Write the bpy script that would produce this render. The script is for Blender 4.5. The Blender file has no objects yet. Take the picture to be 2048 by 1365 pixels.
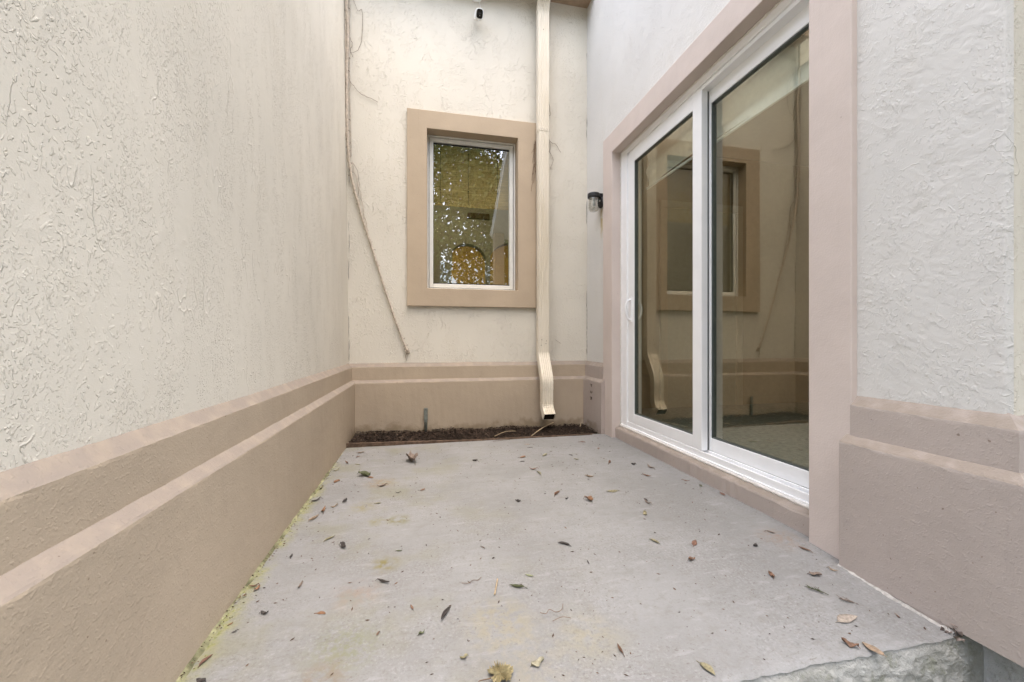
import bpy, bmesh, math, random
import numpy as np
from mathutils import Vector, Matrix

random.seed(7)
scene = bpy.context.scene
C = scene.collection
R = math.radians

# ------------------------------------------------------------------ camera
cam_d = bpy.data.cameras.new('camera')
cam = bpy.data.objects.new('camera', cam_d)
C.objects.link(cam)
cam.location = (0, 0, 0.80)
cam.rotation_euler = (R(90), 0, R(-12.27))
cam_d.sensor_width = 36.0
cam_d.lens = 14.06
cam_d.shift_y = -2.5 / 2048
cam_d.clip_start = 0.02
cam_d.clip_end = 500
scene.camera = cam

# ------------------------------------------------------------------ sky, sun, exposure
SUN_EL, SUN_AZ = 75.0, 160.0        # azimuth clockwise from +Y: behind the camera, to its right
world = bpy.data.worlds.new('World')
scene.world = world
world.use_nodes = True
wn = world.node_tree
wn.nodes.clear()
sky = wn.nodes.new('ShaderNodeTexSky')
sky.sky_type = 'NISHITA'
sky.sun_disc = False
sky.sun_elevation = R(SUN_EL)
sky.sun_rotation = R(SUN_AZ)
sky.air_density = 1.0
sky.dust_density = 4.0
sky.ozone_density = 1.0
bg = wn.nodes.new('ShaderNodeBackground')
bg.inputs['Strength'].default_value = 0.15
wo = wn.nodes.new('ShaderNodeOutputWorld')
wn.links.new(sky.outputs[0], bg.inputs['Color'])
wn.links.new(bg.outputs[0], wo.inputs['Surface'])

sun_d = bpy.data.lights.new('sun', 'SUN')
sun_d.energy = 1.5
sun_d.angle = R(130)
sun_d.color = (1.0, 0.965, 0.91)
sun = bpy.data.objects.new('sun', sun_d)
C.objects.link(sun)
sd = Vector((math.sin(R(SUN_AZ)) * math.cos(R(SUN_EL)), math.cos(R(SUN_AZ)) * math.cos(R(SUN_EL)), math.sin(R(SUN_EL))))
sun.rotation_euler = sd.to_track_quat('Z', 'Y').to_euler()

vs = scene.view_settings
vs.view_transform = 'Standard'
vs.look = 'None'
vs.gamma = 1.0
vs.use_curve_mapping = False
vs.exposure = 1.82
scene.cycles.max_bounces = 7
scene.cycles.diffuse_bounces = 4
scene.cycles.glossy_bounces = 3
scene.cycles.transmission_bounces = 4
scene.cycles.transparent_max_bounces = 8
scene.cycles.caustics_reflective = False
scene.cycles.caustics_refractive = False

# ------------------------------------------------------------------ helpers
ORG = {}

def tag(o, label=None, cat=None, group=None, kind=None):
    if label: o['label'] = label
    if cat: o['category'] = cat
    if group: o['group'] = group
    if kind: o['kind'] = kind
    return o

def thing(name, label, cat, loc=(0, 0, 0), group=None):
    o = bpy.data.objects.new(name, None)
    o.empty_display_size = 0.05
    C.objects.link(o)
    o.location = loc
    ORG[o.name] = Vector(loc)
    return tag(o, label, cat, group)

def link(name, me, parent=None, org=None):
    o = bpy.data.objects.new(name, me)
    C.objects.link(o)
    if parent is not None:
        o.parent = parent
        ORG[o.name] = ORG[parent.name]
    else:
        ORG[o.name] = Vector(org or (0, 0, 0))
        o.location = ORG[o.name]
    return o

def mesh(name, verts, faces, mat, parent=None, smooth=False, org=None, bevel=0.0, solid=0.0):
    """verts are world coordinates"""
    base = ORG[parent.name] if parent is not None else Vector(org or (0, 0, 0))
    me = bpy.data.meshes.new(name)
    me.from_pydata([(v[0] - base.x, v[1] - base.y, v[2] - base.z) for v in verts], [], faces)
    bm = bmesh.new(); bm.from_mesh(me)
    bmesh.ops.recalc_face_normals(bm, faces=bm.faces)
    bm.to_mesh(me); bm.free()
    if smooth: me.shade_smooth()
    me.materials.append(mat)
    o = link(name, me, parent, org)
    if solid:
        m = o.modifiers.new('solid', 'SOLIDIFY'); m.thickness = solid; m.offset = -1
    if bevel:
        m = o.modifiers.new('bevel', 'BEVEL'); m.width = bevel; m.segments = 2; m.limit_method = 'ANGLE'
        m.harden_normals = False
    return o

class MB:
    def __init__(self): self.v = []; self.f = []
    def add(self, v, f):
        n = len(self.v); self.v += list(v); self.f += [tuple(i + n for i in q) for q in f]; return self
    def box(self, x0, x1, y0, y1, z0, z1):
        v = [(x0, y0, z0), (x1, y0, z0), (x1, y1, z0), (x0, y1, z0), (x0, y0, z1), (x1, y0, z1), (x1, y1, z1), (x0, y1, z1)]
        return self.add(v, [(0, 3, 2, 1), (4, 5, 6, 7), (0, 1, 5, 4), (1, 2, 6, 5), (2, 3, 7, 6), (3, 0, 4, 7)])
    def tube(self, pts, rad, n=6, cap=True):
        pts = [Vector(p) for p in pts]
        if not hasattr(rad, '__len__'): rad = [rad] * len(pts)
        base = len(self.v); up = None
        for i, p in enumerate(pts):
            t = (pts[min(i + 1, len(pts) - 1)] - pts[max(i - 1, 0)]).normalized()
            if up is None:
                up = t.orthogonal().normalized()
            up = (up - t * up.dot(t))
            up = up.normalized() if up.length > 1e-6 else t.orthogonal().normalized()
            s = t.cross(up)
            for k in range(n):
                a = 2 * math.pi * k / n
                q = p + (up * math.cos(a) + s * math.sin(a)) * rad[i]
                self.v.append(tuple(q))
        for i in range(len(pts) - 1):
            for k in range(n):
                a = base + i * n + k; b = base + i * n + (k + 1) % n
                self.f.append((a, b, b + n, a + n))
        if cap:
            self.f.append(tuple(base + k for k in range(n))[::-1])
            self.f.append(tuple(base + (len(pts) - 1) * n + k for k in range(n)))
        return self
    def ring(self, prof, c, n=20, axis='z'):
        """lathe: prof = [(r, h)] about c"""
        base = len(self.v)
        for r, h in prof:
            for k in range(n):
                a = 2 * math.pi * k / n; p = (r * math.cos(a), r * math.sin(a))
                if axis == 'z': q = (c[0] + p[0], c[1] + p[1], c[2] + h)
                elif axis == 'x': q = (c[0] + h, c[1] + p[0], c[2] + p[1])
                else: q = (c[0] + p[0], c[1] + h, c[2] + p[1])
                self.v.append(q)
        for i in range(len(prof) - 1):
            for k in range(n):
                a = base + i * n + k; b = base + i * n + (k + 1) % n
                self.f.append((a, b, b + n, a + n))
        self.f.append(tuple(base + k for k in range(n)))
        self.f.append(tuple(base + (len(prof) - 1) * n + k for k in range(n)))
        return self
    def build(self, name, mat, parent=None, **k):
        return mesh(name, self.v, self.f, mat, parent, **k)

def smooth_pts(pts, n=5):
    out = []
    P = [Vector(p) for p in pts]
    for i in range(len(P) - 1):
        p0 = P[max(i - 1, 0)]; p1 = P[i]; p2 = P[i + 1]; p3 = P[min(i + 2, len(P) - 1)]
        for k in range(n):
            t = k / n
            out.append(0.5 * ((2 * p1) + (p2 - p0) * t + (2 * p0 - 5 * p1 + 4 * p2 - p3) * t * t + (3 * p1 - p0 - 3 * p2 + p3) * t ** 3))
    out.append(P[-1])
    return out

# numpy gradient noise ------------------------------------------------------
def perlin(x, y, seed=0):
    rng = np.random.RandomState(seed)
    perm = rng.permutation(256); perm = np.concatenate([perm, perm])
    ang = rng.rand(256) * 2 * np.pi
    gx, gy = np.cos(ang), np.sin(ang)
    xi = np.floor(x).astype(np.int64); yi = np.floor(y).astype(np.int64)
    fx = x - xi; fy = y - yi
    def g(ix, iy, dx, dy):
        h = perm[(perm[ix & 255] + iy) & 255]
        return gx[h] * dx + gy[h] * dy
    u = fx * fx * fx * (fx * (fx * 6 - 15) + 10); v = fy * fy * fy * (fy * (fy * 6 - 15) + 10)
    a = g(xi, yi, fx, fy); b = g(xi + 1, yi, fx - 1, fy)
    c = g(xi, yi + 1, fx, fy - 1); d = g(xi + 1, yi + 1, fx - 1, fy - 1)
    return (a + u * (b - a)) * (1 - v) + (c + u * (d - c)) * v * 1.0

def sstep(a, b, x):
    t = np.clip((x - a) / (b - a), 0, 1); return t * t * (3 - 2 * t)

def saw(p, k, w=0.10):
    """slow rise and sharp drop: the lap left by a trowel"""
    q = p * k; f = q - np.floor(q)
    return np.where(f < 1 - w, f / (1 - w), (1 - f) / w)

def stucco_h(s, z, mode, seed):
    if mode == 'drag':
        sw = s + .010 * perlin(s * 24, z * 10, seed) ; zw = z + .022 * perlin(s * 16 + 9, z * 11, seed + 1)
        m = sstep(-.08, .30, perlin(sw * 7, zw * 1.7, seed + 2) + .5 * perlin(sw * 21, zw * 6, seed + 3))
        cr = sstep(.16, .34, perlin(sw * 62 + zw * 20, zw * 34, seed + 4))
        cr2 = sstep(.20, .36, perlin(sw * 110 + zw * 40, zw * 70, seed + 5)) * sstep(.0, .3, perlin(sw * 11 + 3, zw * 3, seed + 6))
        ln = sstep(.955, .985, 1 - np.abs(perlin(sw * 8.5 + 50, zw * 2.4, seed + 7))) * sstep(.05, .3, perlin(s * 9, z * 5, seed + 8))
        f = perlin(sw * 11, zw * 4.5, seed + 9) + .45 * perlin(sw * 30, zw * 14, seed + 10)
        te = saw(f, 2.0) * sstep(-.15, .25, perlin(s * 3.2, z * 2.1, seed + 11))
        return .0007 * cr * m + .0006 * cr2 + .0008 * ln + .0006 * te + .00018 * perlin(s * 160, z * 160, seed + 12)
    sw = s + .012 * perlin(s * 25, z * 25, seed); zw = z + .014 * perlin(s * 22 + 7, z * 24, seed + 1)
    f = perlin(sw * 9 + zw * 4, zw * 10 - sw * 5, seed + 2) + .5 * perlin(sw * 24, zw * 26 - sw * 12, seed + 3)
    te = saw(f, 2.6, .07) * sstep(-.2, .15, perlin(s * 8, z * 6, seed + 4))
    m = sstep(-.02, .28, perlin(s * 11, z * 7, seed + 5))
    cr = sstep(.14, .32, perlin(sw * 60, zw * 75 - sw * 45, seed + 6)) * m
    return .0009 * te + .0006 * cr + .00018 * perlin(s * 170, z * 170, seed + 7)

def grid_mesh(name, P, keep, mat, parent):
    """P: (nu, nv, 3) world positions; keep: (nu-1, nv-1) bool"""
    nu, nv = P.shape[:2]
    base = ORG[parent.name] if parent is not None else Vector((0, 0, 0))
    co = (P.reshape(-1, 3) - np.array(base)).astype(np.float32)
    idx = np.arange(nu * nv).reshape(nu, nv)
    q = np.stack([idx[:-1, :-1], idx[1:, :-1], idx[1:, 1:], idx[:-1, 1:]], -1)[keep]
    used = np.zeros(nu * nv, bool); used[q.ravel()] = True
    remap = np.cumsum(used) - 1
    q = remap[q]; co = co[used]
    me = bpy.data.meshes.new(name)
    me.vertices.add(len(co)); me.vertices.foreach_set('co', co.ravel())
    me.loops.add(q.size); me.loops.foreach_set('vertex_index', q.ravel().astype(np.int32))
    me.polygons.add(len(q))
    me.polygons.foreach_set('loop_start', (np.arange(len(q)) * 4).astype(np.int32))
    me.polygons.foreach_set('loop_total', np.full(len(q), 4, np.int32))
    me.polygons.foreach_set('use_smooth', np.ones(len(q), bool))
    me.update(calc_edges=True)
    me.materials.append(mat)
    return link(name, me, parent)

# shader helper ---------------------------------------------------------------
class SH:
    def __init__(self, name):
        self.m = bpy.data.materials.new(name); self.m.use_nodes = True
        self.t = self.m.node_tree; self.t.nodes.clear()
        self.out = self.t.nodes.new('ShaderNodeOutputMaterial')
        self.geo = self.t.nodes.new('ShaderNodeNewGeometry')
        self.pos = self.geo.outputs['Position']
    def n(self, typ, **k):
        x = self.t.nodes.new(typ)
        for a, b in k.items(): setattr(x, a, b)
        return x
    def set(self, sock, val):
        if hasattr(val, 'is_linked'): self.t.links.new(val, sock)
        elif isinstance(val, (tuple, list)) and len(val) == 3 and sock.type == 'RGBA': sock.default_value = (*val, 1)
        else: sock.default_value = val
    def math(self, op, a, b=0.0, clamp=False):
        x = self.n('ShaderNodeMath', operation=op, use_clamp=clamp); self.set(x.inputs[0], a); self.set(x.inputs[1], b); return x.outputs[0]
    def mix(self, f, a, b, blend='MIX'):
        x = self.n('ShaderNodeMix', data_type='RGBA', blend_type=blend)
        self.set(x.inputs[0], f); self.set(x.inputs[6], a); self.set(x.inputs[7], b); return x.outputs[2]
    def vmap(self, scale=(1, 1, 1), rot=(0, 0, 0), loc=(0, 0, 0)):
        x = self.n('ShaderNodeMapping'); self.set(x.inputs[0], self.pos)
        x.inputs['Scale'].default_value = scale; x.inputs['Rotation'].default_value = rot; x.inputs['Location'].default_value = loc
        return x.outputs[0]
    def noise(self, scale, detail=4, rough=.55, vec=None, dist=0.0):
        x = self.n('ShaderNodeTexNoise'); self.set(x.inputs['Vector'], vec if vec is not None else self.pos)
        x.inputs['Scale'].default_value = scale; x.inputs['Detail'].default_value = detail
        x.inputs['Roughness'].default_value = rough; x.inputs['Distortion'].default_value = dist
        return x.outputs[0]
    def voro(self, scale, vec=None, feature='F1'):
        x = self.n('ShaderNodeTexVoronoi', feature=feature); self.set(x.inputs['Vector'], vec if vec is not None else self.pos)
        x.inputs['Scale'].default_value = scale; return x.outputs['Distance']
    def rng(self, v, a, b, c=0.0, d=1.0, smooth=True):
        x = self.n('ShaderNodeMapRange', interpolation_type='SMOOTHSTEP' if smooth else 'LINEAR')
        self.set(x.inputs[0], v)
        for i, q in enumerate((a, b, c, d)): x.inputs[i + 1].default_value = q
        return x.outputs[0]
    def xyz(self):
        x = self.n('ShaderNodeSeparateXYZ'); self.set(x.inputs[0], self.pos); return x.outputs
    def spot(self, p, r):
        x = self.n('ShaderNodeVectorMath', operation='DISTANCE'); self.set(x.inputs[0], self.pos); x.inputs[1].default_value = p
        return self.rng(x.outputs['Value'], 0.0, r, 1.0, 0.0)
    def bump(self, h, strength=.5, dist=.001, normal=None):
        x = self.n('ShaderNodeBump'); self.set(x.inputs['Height'], h); x.inputs['Strength'].default_value = strength
        x.inputs['Distance'].default_value = dist
        if normal is not None: self.set(x.inputs['Normal'], normal)
        return x.outputs[0]
    def done(self, col, rough=.8, spec=.3, normal=None, **kw):
        b = self.n('ShaderNodeBsdfPrincipled')
        self.set(b.inputs['Base Color'], col); self.set(b.inputs['Roughness'], rough)
        b.inputs['Specular IOR Level'].default_value = spec
        if normal is not None: self.set(b.inputs['Normal'], normal)
        for k, v in kw.items(): self.set(b.inputs[k.replace('_', ' ')], v)
        self.t.links.new(b.outputs[0], self.out.inputs['Surface'])
        return self.m

def sc(c, k): return tuple(min(1, x * k) for x in c)

def simple(name, col, rough=.6, spec=.4, var=.10, scale=25, bump=0.0, bscale=200, bdist=.001, **kw):
    s = SH(name)
    n = s.noise(scale, 5)
    c = s.mix(s.rng(n, .3, .7), sc(col, 1 - var), sc(col, 1 + var))
    nm = s.bump(s.noise(bscale, 3), bump, bdist) if bump else None
    return s.done(c, rough, spec, nm, **kw)

def m_stucco(name, col, stain=False, k1=80, zs=.28, skew=35, amp=1.0, skip=False):
    s = SH(name)
    big = s.noise(1.3, 2); mid = s.noise(9, 3, vec=s.vmap((1, 1, .35)))
    c = s.mix(s.rng(big, .3, .7), sc(col, .955), sc(col, 1.03))
    c = s.mix(s.rng(mid, .52, .78, 0, .2), c, sc((col[0], col[1] * .97, col[2] * .92), .93))
    sp = s.rng(s.noise(70, 1), .76, .80, 0, .45)
    c = s.mix(sp, c, (.36, .31, .24))
    if stain:
        X = s.xyz()
        a = s.rng(s.math('ABSOLUTE', s.math('SUBTRACT', X[1], 3.275)), .0, .045, 1, 0)
        b = s.math('MULTIPLY', s.rng(X[2], 1.66, 1.80), s.rng(X[2], 1.93, 1.97, 1, 0))
        st = s.math('MULTIPLY', s.math('MULTIPLY', a, b), s.rng(s.noise(18, 3), .3, .6, .25, .8))
        c = s.mix(st, c, (.50, .37, .16))
    # crisp trowel crumbs: short ridges gathered in vertical streaks
    wv = s.n('ShaderNodeVectorMath', operation='ADD')
    ns = s.n('ShaderNodeTexNoise'); s.set(ns.inputs['Vector'], s.pos); ns.inputs['Scale'].default_value = 26; ns.inputs['Detail'].default_value = 2
    nv = s.n('ShaderNodeVectorMath', operation='MULTIPLY_ADD'); s.set(nv.inputs[0], ns.outputs['Color']); nv.inputs[1].default_value = (.02, .02, .03); s.set(nv.inputs[2], s.pos)
    def mp(scale, rot=(0, 0, 0)):
        x = s.n('ShaderNodeMapping'); s.set(x.inputs[0], nv.outputs[0]); x.inputs['Scale'].default_value = scale; x.inputs['Rotation'].default_value = rot; return x.outputs[0]
    R1 = (R(skew), 0, 0)
    a = s.rng(s.noise(1, 1.5, .5, mp((k1 * 1.3, k1 * 1.3, k1), R1)), .57, .625)
    am = s.rng(s.noise(1, 3, .6, mp((7, 7, zs * 7))), .45, .59)
    b = s.rng(s.noise(1, 1.5, .5, mp((k1 * 2.1, k1 * 2.1, k1 * 1.6), R1)), .57, .63)
    bm_ = s.rng(s.noise(1, 3, .6, mp((11, 11, zs * 11))), .44, .60)
    d = s.noise(1, 2, .5, mp((13, 13, zs * 16)))
    e = s.math('MULTIPLY', s.rng(s.math('ABSOLUTE', s.math('SUBTRACT', d, .5)), .0, .012, 1, 0), s.rng(s.noise(5, 2), .52, .64))
    h = s.math('ADD', s.math('MULTIPLY', s.math('MULTIPLY', a, am), .0014), s.math('ADD', s.math('MULTIPLY', s.math('MULTIPLY', b, bm_), .0012), s.math('MULTIPLY', e, .0016)))
    if skip:      # laps left by the trowel: slow rise, sharp drop
        n_ = s.noise(1, 2.5, .55, mp((12, 12, 17), (R(28), 0, 0)))
        lap = s.math('MULTIPLY', s.math('FRACT', s.math('MULTIPLY', n_, 8.0)), s.rng(s.noise(8, 2), .43, .55))
        h = s.math('ADD', s.math('MULTIPLY', h, .65), s.math('MULTIPLY', lap, .0008))
    h = s.math('ADD', h, s.math('MULTIPLY', s.noise(330, 2), .00035))
    nm = s.bump(h, 1.0, amp)
    return s.done(c, .95, .08, nm)

CREAM = (.68, .640, .555)
CREAM_COOL_LIT = (.675, .662, .635)  # same cream with the right side's cooler light put into the colour
TAN = (.445, .365, .290)
TRIM = (.60, .51, .455)
M = {}
M['stucco'] = m_stucco('cream_stucco', CREAM)
M['stucco_end'] = m_stucco('coarse_cream_stucco', CREAM, False, 42, .55, 50, 1.7)
M['stucco_right'] = m_stucco('cool_lit_cream_stucco', CREAM_COOL_LIT, True, 66, .8, 60, 1.0, True)

def m_base(name, TAN):
    s = SH(name)
    n = s.noise(2.2, 4); c = s.mix(s.rng(n, .3, .7), sc(TAN, .94), sc(TAN, 1.05))
    X = s.xyz()
    d = s.math('ADD', X[2], s.math('MULTIPLY', s.noise(14, 5), -.22))
    dirt = s.math('MULTIPLY', s.rng(d, -.10, -.02, .6, 0), s.rng(X[1], 3.05, 3.4))
    c = s.mix(dirt, c, (.20, .15, .09))
    # blotchy darker tone painted on up-facing ledges to offset their strong light
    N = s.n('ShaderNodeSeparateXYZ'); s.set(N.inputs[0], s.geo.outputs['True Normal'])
    ledge_dim = s.math('MULTIPLY', s.rng(N.outputs[2], .35, .6), s.rng(s.noise(16, 4), .25, .6, .55, 1))
    c = s.mix(ledge_dim, c, (.30, .255, .215))
    st = s.rng(s.noise(1, 4, .6, s.vmap((24, 24, 2.5))), .60, .78, 0, .22)
    c = s.mix(st, c, sc(TAN, .72))
    c = s.mix(s.rng(s.noise(75, 1), .775, .80, 0, .6), c, (.16, .11, .075))
    g = s.noise(190, 2, .6); v = s.rng(s.noise(110, 1), .56, .68)
    h = s.math('ADD', s.math('MULTIPLY', g, .0007), s.math('ADD', s.math('MULTIPLY', v, .00035), s.math('MULTIPLY', s.noise(14, 3), .003)))
    return s.done(c, .92, .10, s.bump(h, 1.0, 1.0))
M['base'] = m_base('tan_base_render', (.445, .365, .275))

def m_trim(name, TRIM):
    s = SH(name)
    n = s.noise(3, 4); c = s.mix(s.rng(n, .3, .7), sc(TRIM, .96), sc(TRIM, 1.04))
    c = s.mix(s.rng(s.noise(1, 4, .6, s.vmap((22, 22, 2))), .60, .8, 0, .18), c, sc(TRIM, .74))
    c = s.mix(s.rng(s.noise(75, 1), .785, .80, 0, .5), c, (.20, .14, .10))
    h = s.math('ADD', s.math('MULTIPLY', s.noise(170, 2), .0008), s.math('MULTIPLY', s.noise(11, 3), .0025))
    return s.done(c, .9, .12, s.bump(h, 1.0, 1.0))
M['trim'] = m_trim('tan_window_trim', (.465, .375, .275))
M['door_trim'] = m_trim('bright_lit_door_trim', (.62, .54, .495))  # trim colour lifted to carry the brighter light near the door
M['base_right'] = m_base('cool_lit_base_render', (.45, .39, .355))  # tan base again, cooler right-hand light mixed into its colour

def m_concrete():
    s = SH('weathered_concrete')
    X = s.xyz()
    n1 = s.noise(2.0, 4, .6); n2 = s.noise(24, 5, .7); n3 = s.noise(120, 3, .7)
    c = s.mix(s.rng(n1, .3, .7), (.226, .224, .218), (.272, .272, .268))
    c = s.mix(s.rng(n2, .50, .68, 0, .45), c, (.215, .203, .19))
    gr = s.rng(s.noise(3.3, 4, .6), .36, .64, .22, 1)
    c = s.mix(s.math('MULTIPLY', gr, s.rng(n3, .54, .68, 0, .5)), c, (.365, .364, .36))
    c = s.mix(s.math('MULTIPLY', gr, s.rng(n3, .46, .33, 0, .6)), c, (.17, .16, .148))
    br = s.noise(1, 4, .65, s.vmap((9, 34, 9), (0, 0, -.35)))
    c = s.mix(s.rng(br, .55, .70, 0, .35), c, (.20, .19, .175))
    c = s.mix(s.rng(br, .44, .30, 0, .35), c, (.35, .35, .348))
    fl = s.noise(75, 4, .7, vec=s.vmap((1, 2.0, 1), (0, 0, .5)), dist=1.0)
    c = s.mix(s.math('MULTIPLY', s.rng(fl, .58, .68, 0, .75), s.rng(s.noise(5, 3), .42, .62)), c, (.145, .13, .115))
    # broad green-brown film on the left half
    film = s.math('MULTIPLY', s.rng(s.noise(3.1, 5, .6), .47, .70), s.rng(X[0], .9, -.3, 0, .55))
    c = s.mix(film, c, (.22, .212, .145))
    def stain(p, r, col, k, sc_=30):
        nonlocal c
        col = sc(col, .72)
        f = s.math('MULTIPLY', s.spot(p, r), s.rng(s.noise(sc_, 5, .65), .36, .62, 0, k))
        c = s.mix(f, c, col)
    stain((-.245, 2.335, 0), .12, (.36, .26, .13), .7)
    stain((-.29, 2.02, 0), .09, (.33, .28, .10), .6)
    stain((-.115, 1.844, 0), .075, (.24, .22, .08), .95)
    stain((-.21, 1.85, 0), .07, (.30, .27, .10), .6)
    stain((-.144, 1.487, 0), .075, (.26, .22, .07), .95)
    stain((-.205, 1.118, 0), .14, (.28, .29, .17), .75, 70)
    stain((-.239, 1.02, 0), .10, (.30, .24, .17), .8, 40)
    stain((-.21, 1.33, 0), .11, (.38, .27, .20), .45)
    stain((.209, 1.124, 0), .16, (.42, .37, .22), .55)
    stain((.445, 1.033, 0), .14, (.40, .36, .24), .5)
    stain((1.405, 1.353, 0), .13, (.36, .27, .21), .65, 45)
    stain((.25, .97, 0), .2, (.40, .36, .25), .4)
    # algae creeping out from the left wall
    w = s.math('ADD', s.math('ADD', X[0], .57), s.math('MULTIPLY', s.noise(22, 6, .7), -.085))
    al = s.math('MULTIPLY', s.rng(w, -.045, .028, 1, 0), s.rng(X[1], 2.95, 2.6))
    al = s.math('MULTIPLY', al, s.rng(s.noise(5, 5, .65), .38, .60, .05, 1))
    c = s.mix(s.math('MULTIPLY', al, s.rng(s.noise(60, 3), .35, .6, .45, 1)), c, (.29, .285, .125))
    c = s.mix(s.math('MULTIPLY', al, s.rng(s.noise(90, 4), .5, .66, 0, .8)), c, (.17, .20, .05))
    c = s.mix(s.rng(s.noise(130, 2), .735, .76, 0, .8), c, (.16, .13, .10))
    h = s.math('ADD', s.math('MULTIPLY', n2, .0022), s.math('ADD', s.math('MULTIPLY', n3, .0014), s.math('MULTIPLY', fl, .0012)))
    return s.done(c, .95, .1, s.bump(h, 1.0, 1.0))
M['concrete'] = m_concrete()

def m_rough(name, a, b, c3, mossy):
    s = SH(name)
    n1 = s.noise(7, 6, .6); n2 = s.noise(40, 5, .65, dist=.5)
    c = s.mix(s.rng(n1, .35, .65), a, b)
    c = s.mix(s.rng(n2, .55, .72, 0, .7), c, c3)
    X = s.xyz()
    lip = s.math('MULTIPLY', s.rng(s.math('ADD', X[2], s.math('MULTIPLY', s.noise(28, 4), .05)), -.030, .008), .9)
    c = s.mix(lip, c, (.40, .395, .38))
    mo = s.math('MULTIPLY', s.rng(s.noise(13, 5, .65), .5, .66), mossy)
    mo = s.math('MULTIPLY', mo, s.math('SUBTRACT', 1.0, lip))
    c = s.mix(mo, c, (.13, .14, .075))
    nm = s.bump(s.math('ADD', s.math('MULTIPLY', n1, .006), s.math('ADD', s.math('MULTIPLY', n2, .009), s.math('MULTIPLY', s.noise(120, 3), .003))), 1.0, 1.0)
    return s.done(c, .9, .2, nm)
M['slab_face'] = m_rough('rough_painted_concrete', (.30, .30, .275), (.39, .39, .37), (.45, .445, .43), .5)
M['foundation'] = m_rough('grey_foundation_render', (.42, .42, .41), (.52, .52, .52), (.30, .29, .27), .25)
M['soil'] = simple('dark_soil', (.035, .026, .020), .95, .1, .4, 60, .8, 90, .01)
M['ground'] = simple('ground_soil_and_grass', (.11, .10, .06), .95, .1, .35, 6, .6, 40, .02)
M['mortar'] = simple('algae_mortar', (.235, .23, .135), .95, .1, .5, 22, .8, 120, .006)
M['vinyl'] = simple('white_vinyl', (.90, .91, .92), .32, .5, .02, 6)
M['vinyl_old'] = simple('off_white_window_frame', (.74, .735, .69), .4, .45, .04, 12)
M['caulk'] = simple('white_caulk', (.72, .70, .66), .6, .3, .08, 60, .5, 120, .003)
M['door_gasket'] = simple('grey_green_gasket', (.085, .10, .095), .4, .4, .1)
M['gasket'] = simple('black_gasket', (.02, .022, .022), .5, .3, .1)
M['black'] = simple('black_lamp_metal', (.018, .018, .020), .45, .4, .2, 60, .2, 300)
M['camera_white'] = simple('white_camera_plastic', (.82, .82, .81), .35, .5, .02)
M['camera_black'] = simple('black_camera_glass', (.008, .008, .009), .12, .6, .1)
M['steel'] = simple('screw_steel', (.6, .58, .54), .35, .5, .1, Metallic=1.0)
M['vine'] = simple('painted_vine_bark', (.50, .43, .35), .8, .2, .2, 50, .5, 140, .003)
M['tendril'] = simple('dry_tendril', (.17, .115, .075), .85, .2, .3, 60)
M['crack'] = simple('dark_crack', (.06, .045, .035), .95, .1, .3)
M['conduit'] = simple('grey_green_pvc', (.17, .185, .165), .6, .3, .2, 40, .3, 200)
M['board'] = simple('weathered_board', (.115, .078, .055), .85, .2, .35, 30, .6, 120, .003)
M['fascia'] = simple('brown_fascia_paint', (.36, .265, .185), .7, .3, .10, 14)
M['straw'] = simple('dry_straw', (.45, .35, .23), .8, .2, .2, 80)
M['white_tile'] = simple('white_painted_tile', (.88, .88, .86), .6, .3, .06, 9)
M['bark'] = simple('tree_bark', (.16, .12, .09), .9, .2, .35, 12, .6, 40, .01)

def m_downspout():
    s = SH('cream_aluminium')
    X = s.xyz()
    col = (.67, .60, .475)
    c = s.mix(s.rng(s.noise(6, 4, vec=s.vmap((1, 1, .3))), .3, .7), sc(col, .96), (.72, .66, .55))
    c = s.mix(s.rng(s.noise(45, 4, vec=s.vmap((1, 1, .2))), .62, .75, 0, .35), c, (.42, .33, .20))
    c = s.mix(s.rng(s.noise(120, 2), .73, .77, 0, .6), c, (.25, .18, .11))
    return s.done(c, .42, .45, s.bump(s.noise(30, 3), .1, .002))
M['downspout'] = m_downspout()

def m_mulch():
    s = SH('bark_mulch')
    i = s.n('ShaderNodeNewGeometry').outputs['Random Per Island']
    r = s.n('ShaderNodeValToRGB'); s.set(r.inputs[0], i)
    e = r.color_ramp.elements; e[0].position = 0; e[0].color = (.016, .011, .008, 1); e[1].position = 1; e[1].color = (.12, .088, .066, 1)
    x = e.new(.6); x.color = (.040, .029, .023, 1); x = e.new(.93); x.color = (.075, .05, .035, 1)
    return s.done(r.outputs[0], .9, .15, s.bump(s.noise(150, 3), .5, .003))
M['mulch'] = m_mulch()

def m_crumb():
    s = SH('leaf_crumbs')
    i = s.n('ShaderNodeNewGeometry').outputs['Random Per Island']
    return s.done(s.mix(i, (.03, .022, .016), (.16, .10, .065)), .9, .15)
M['crumb'] = m_crumb()

def m_glass(name, tint, refl, gloss=(1, 1, 1)):
    s = SH(name)
    tr = s.n('ShaderNodeBsdfTransparent'); tr.inputs[0].default_value = (*tint, 1)
    gl = s.n('ShaderNodeBsdfGlossy'); gl.inputs['Color'].default_value = (*gloss, 1); gl.inputs['Roughness'].default_value = 0.0
    lw = s.n('ShaderNodeLayerWeight'); lw.inputs['Blend'].default_value = .5
    f = s.math('ADD', refl, s.math('MULTIPLY', s.math('POWER', lw.outputs['Facing'], 4.0), .8))
    f = s.math('MULTIPLY', f, s.math('SUBTRACT', 1.0, s.geo.outputs['Backfacing']), True)
    nm = s.bump(s.noise(2.2, 2), .02, .01); s.set(gl.inputs['Normal'], nm)
    mx = s.n('ShaderNodeMixShader'); s.set(mx.inputs[0], f)
    s.t.links.new(tr.outputs[0], mx.inputs[1]); s.t.links.new(gl.outputs[0], mx.inputs[2])
    s.t.links.new(mx.outputs[0], s.out.inputs['Surface'])
    return s.m
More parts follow.
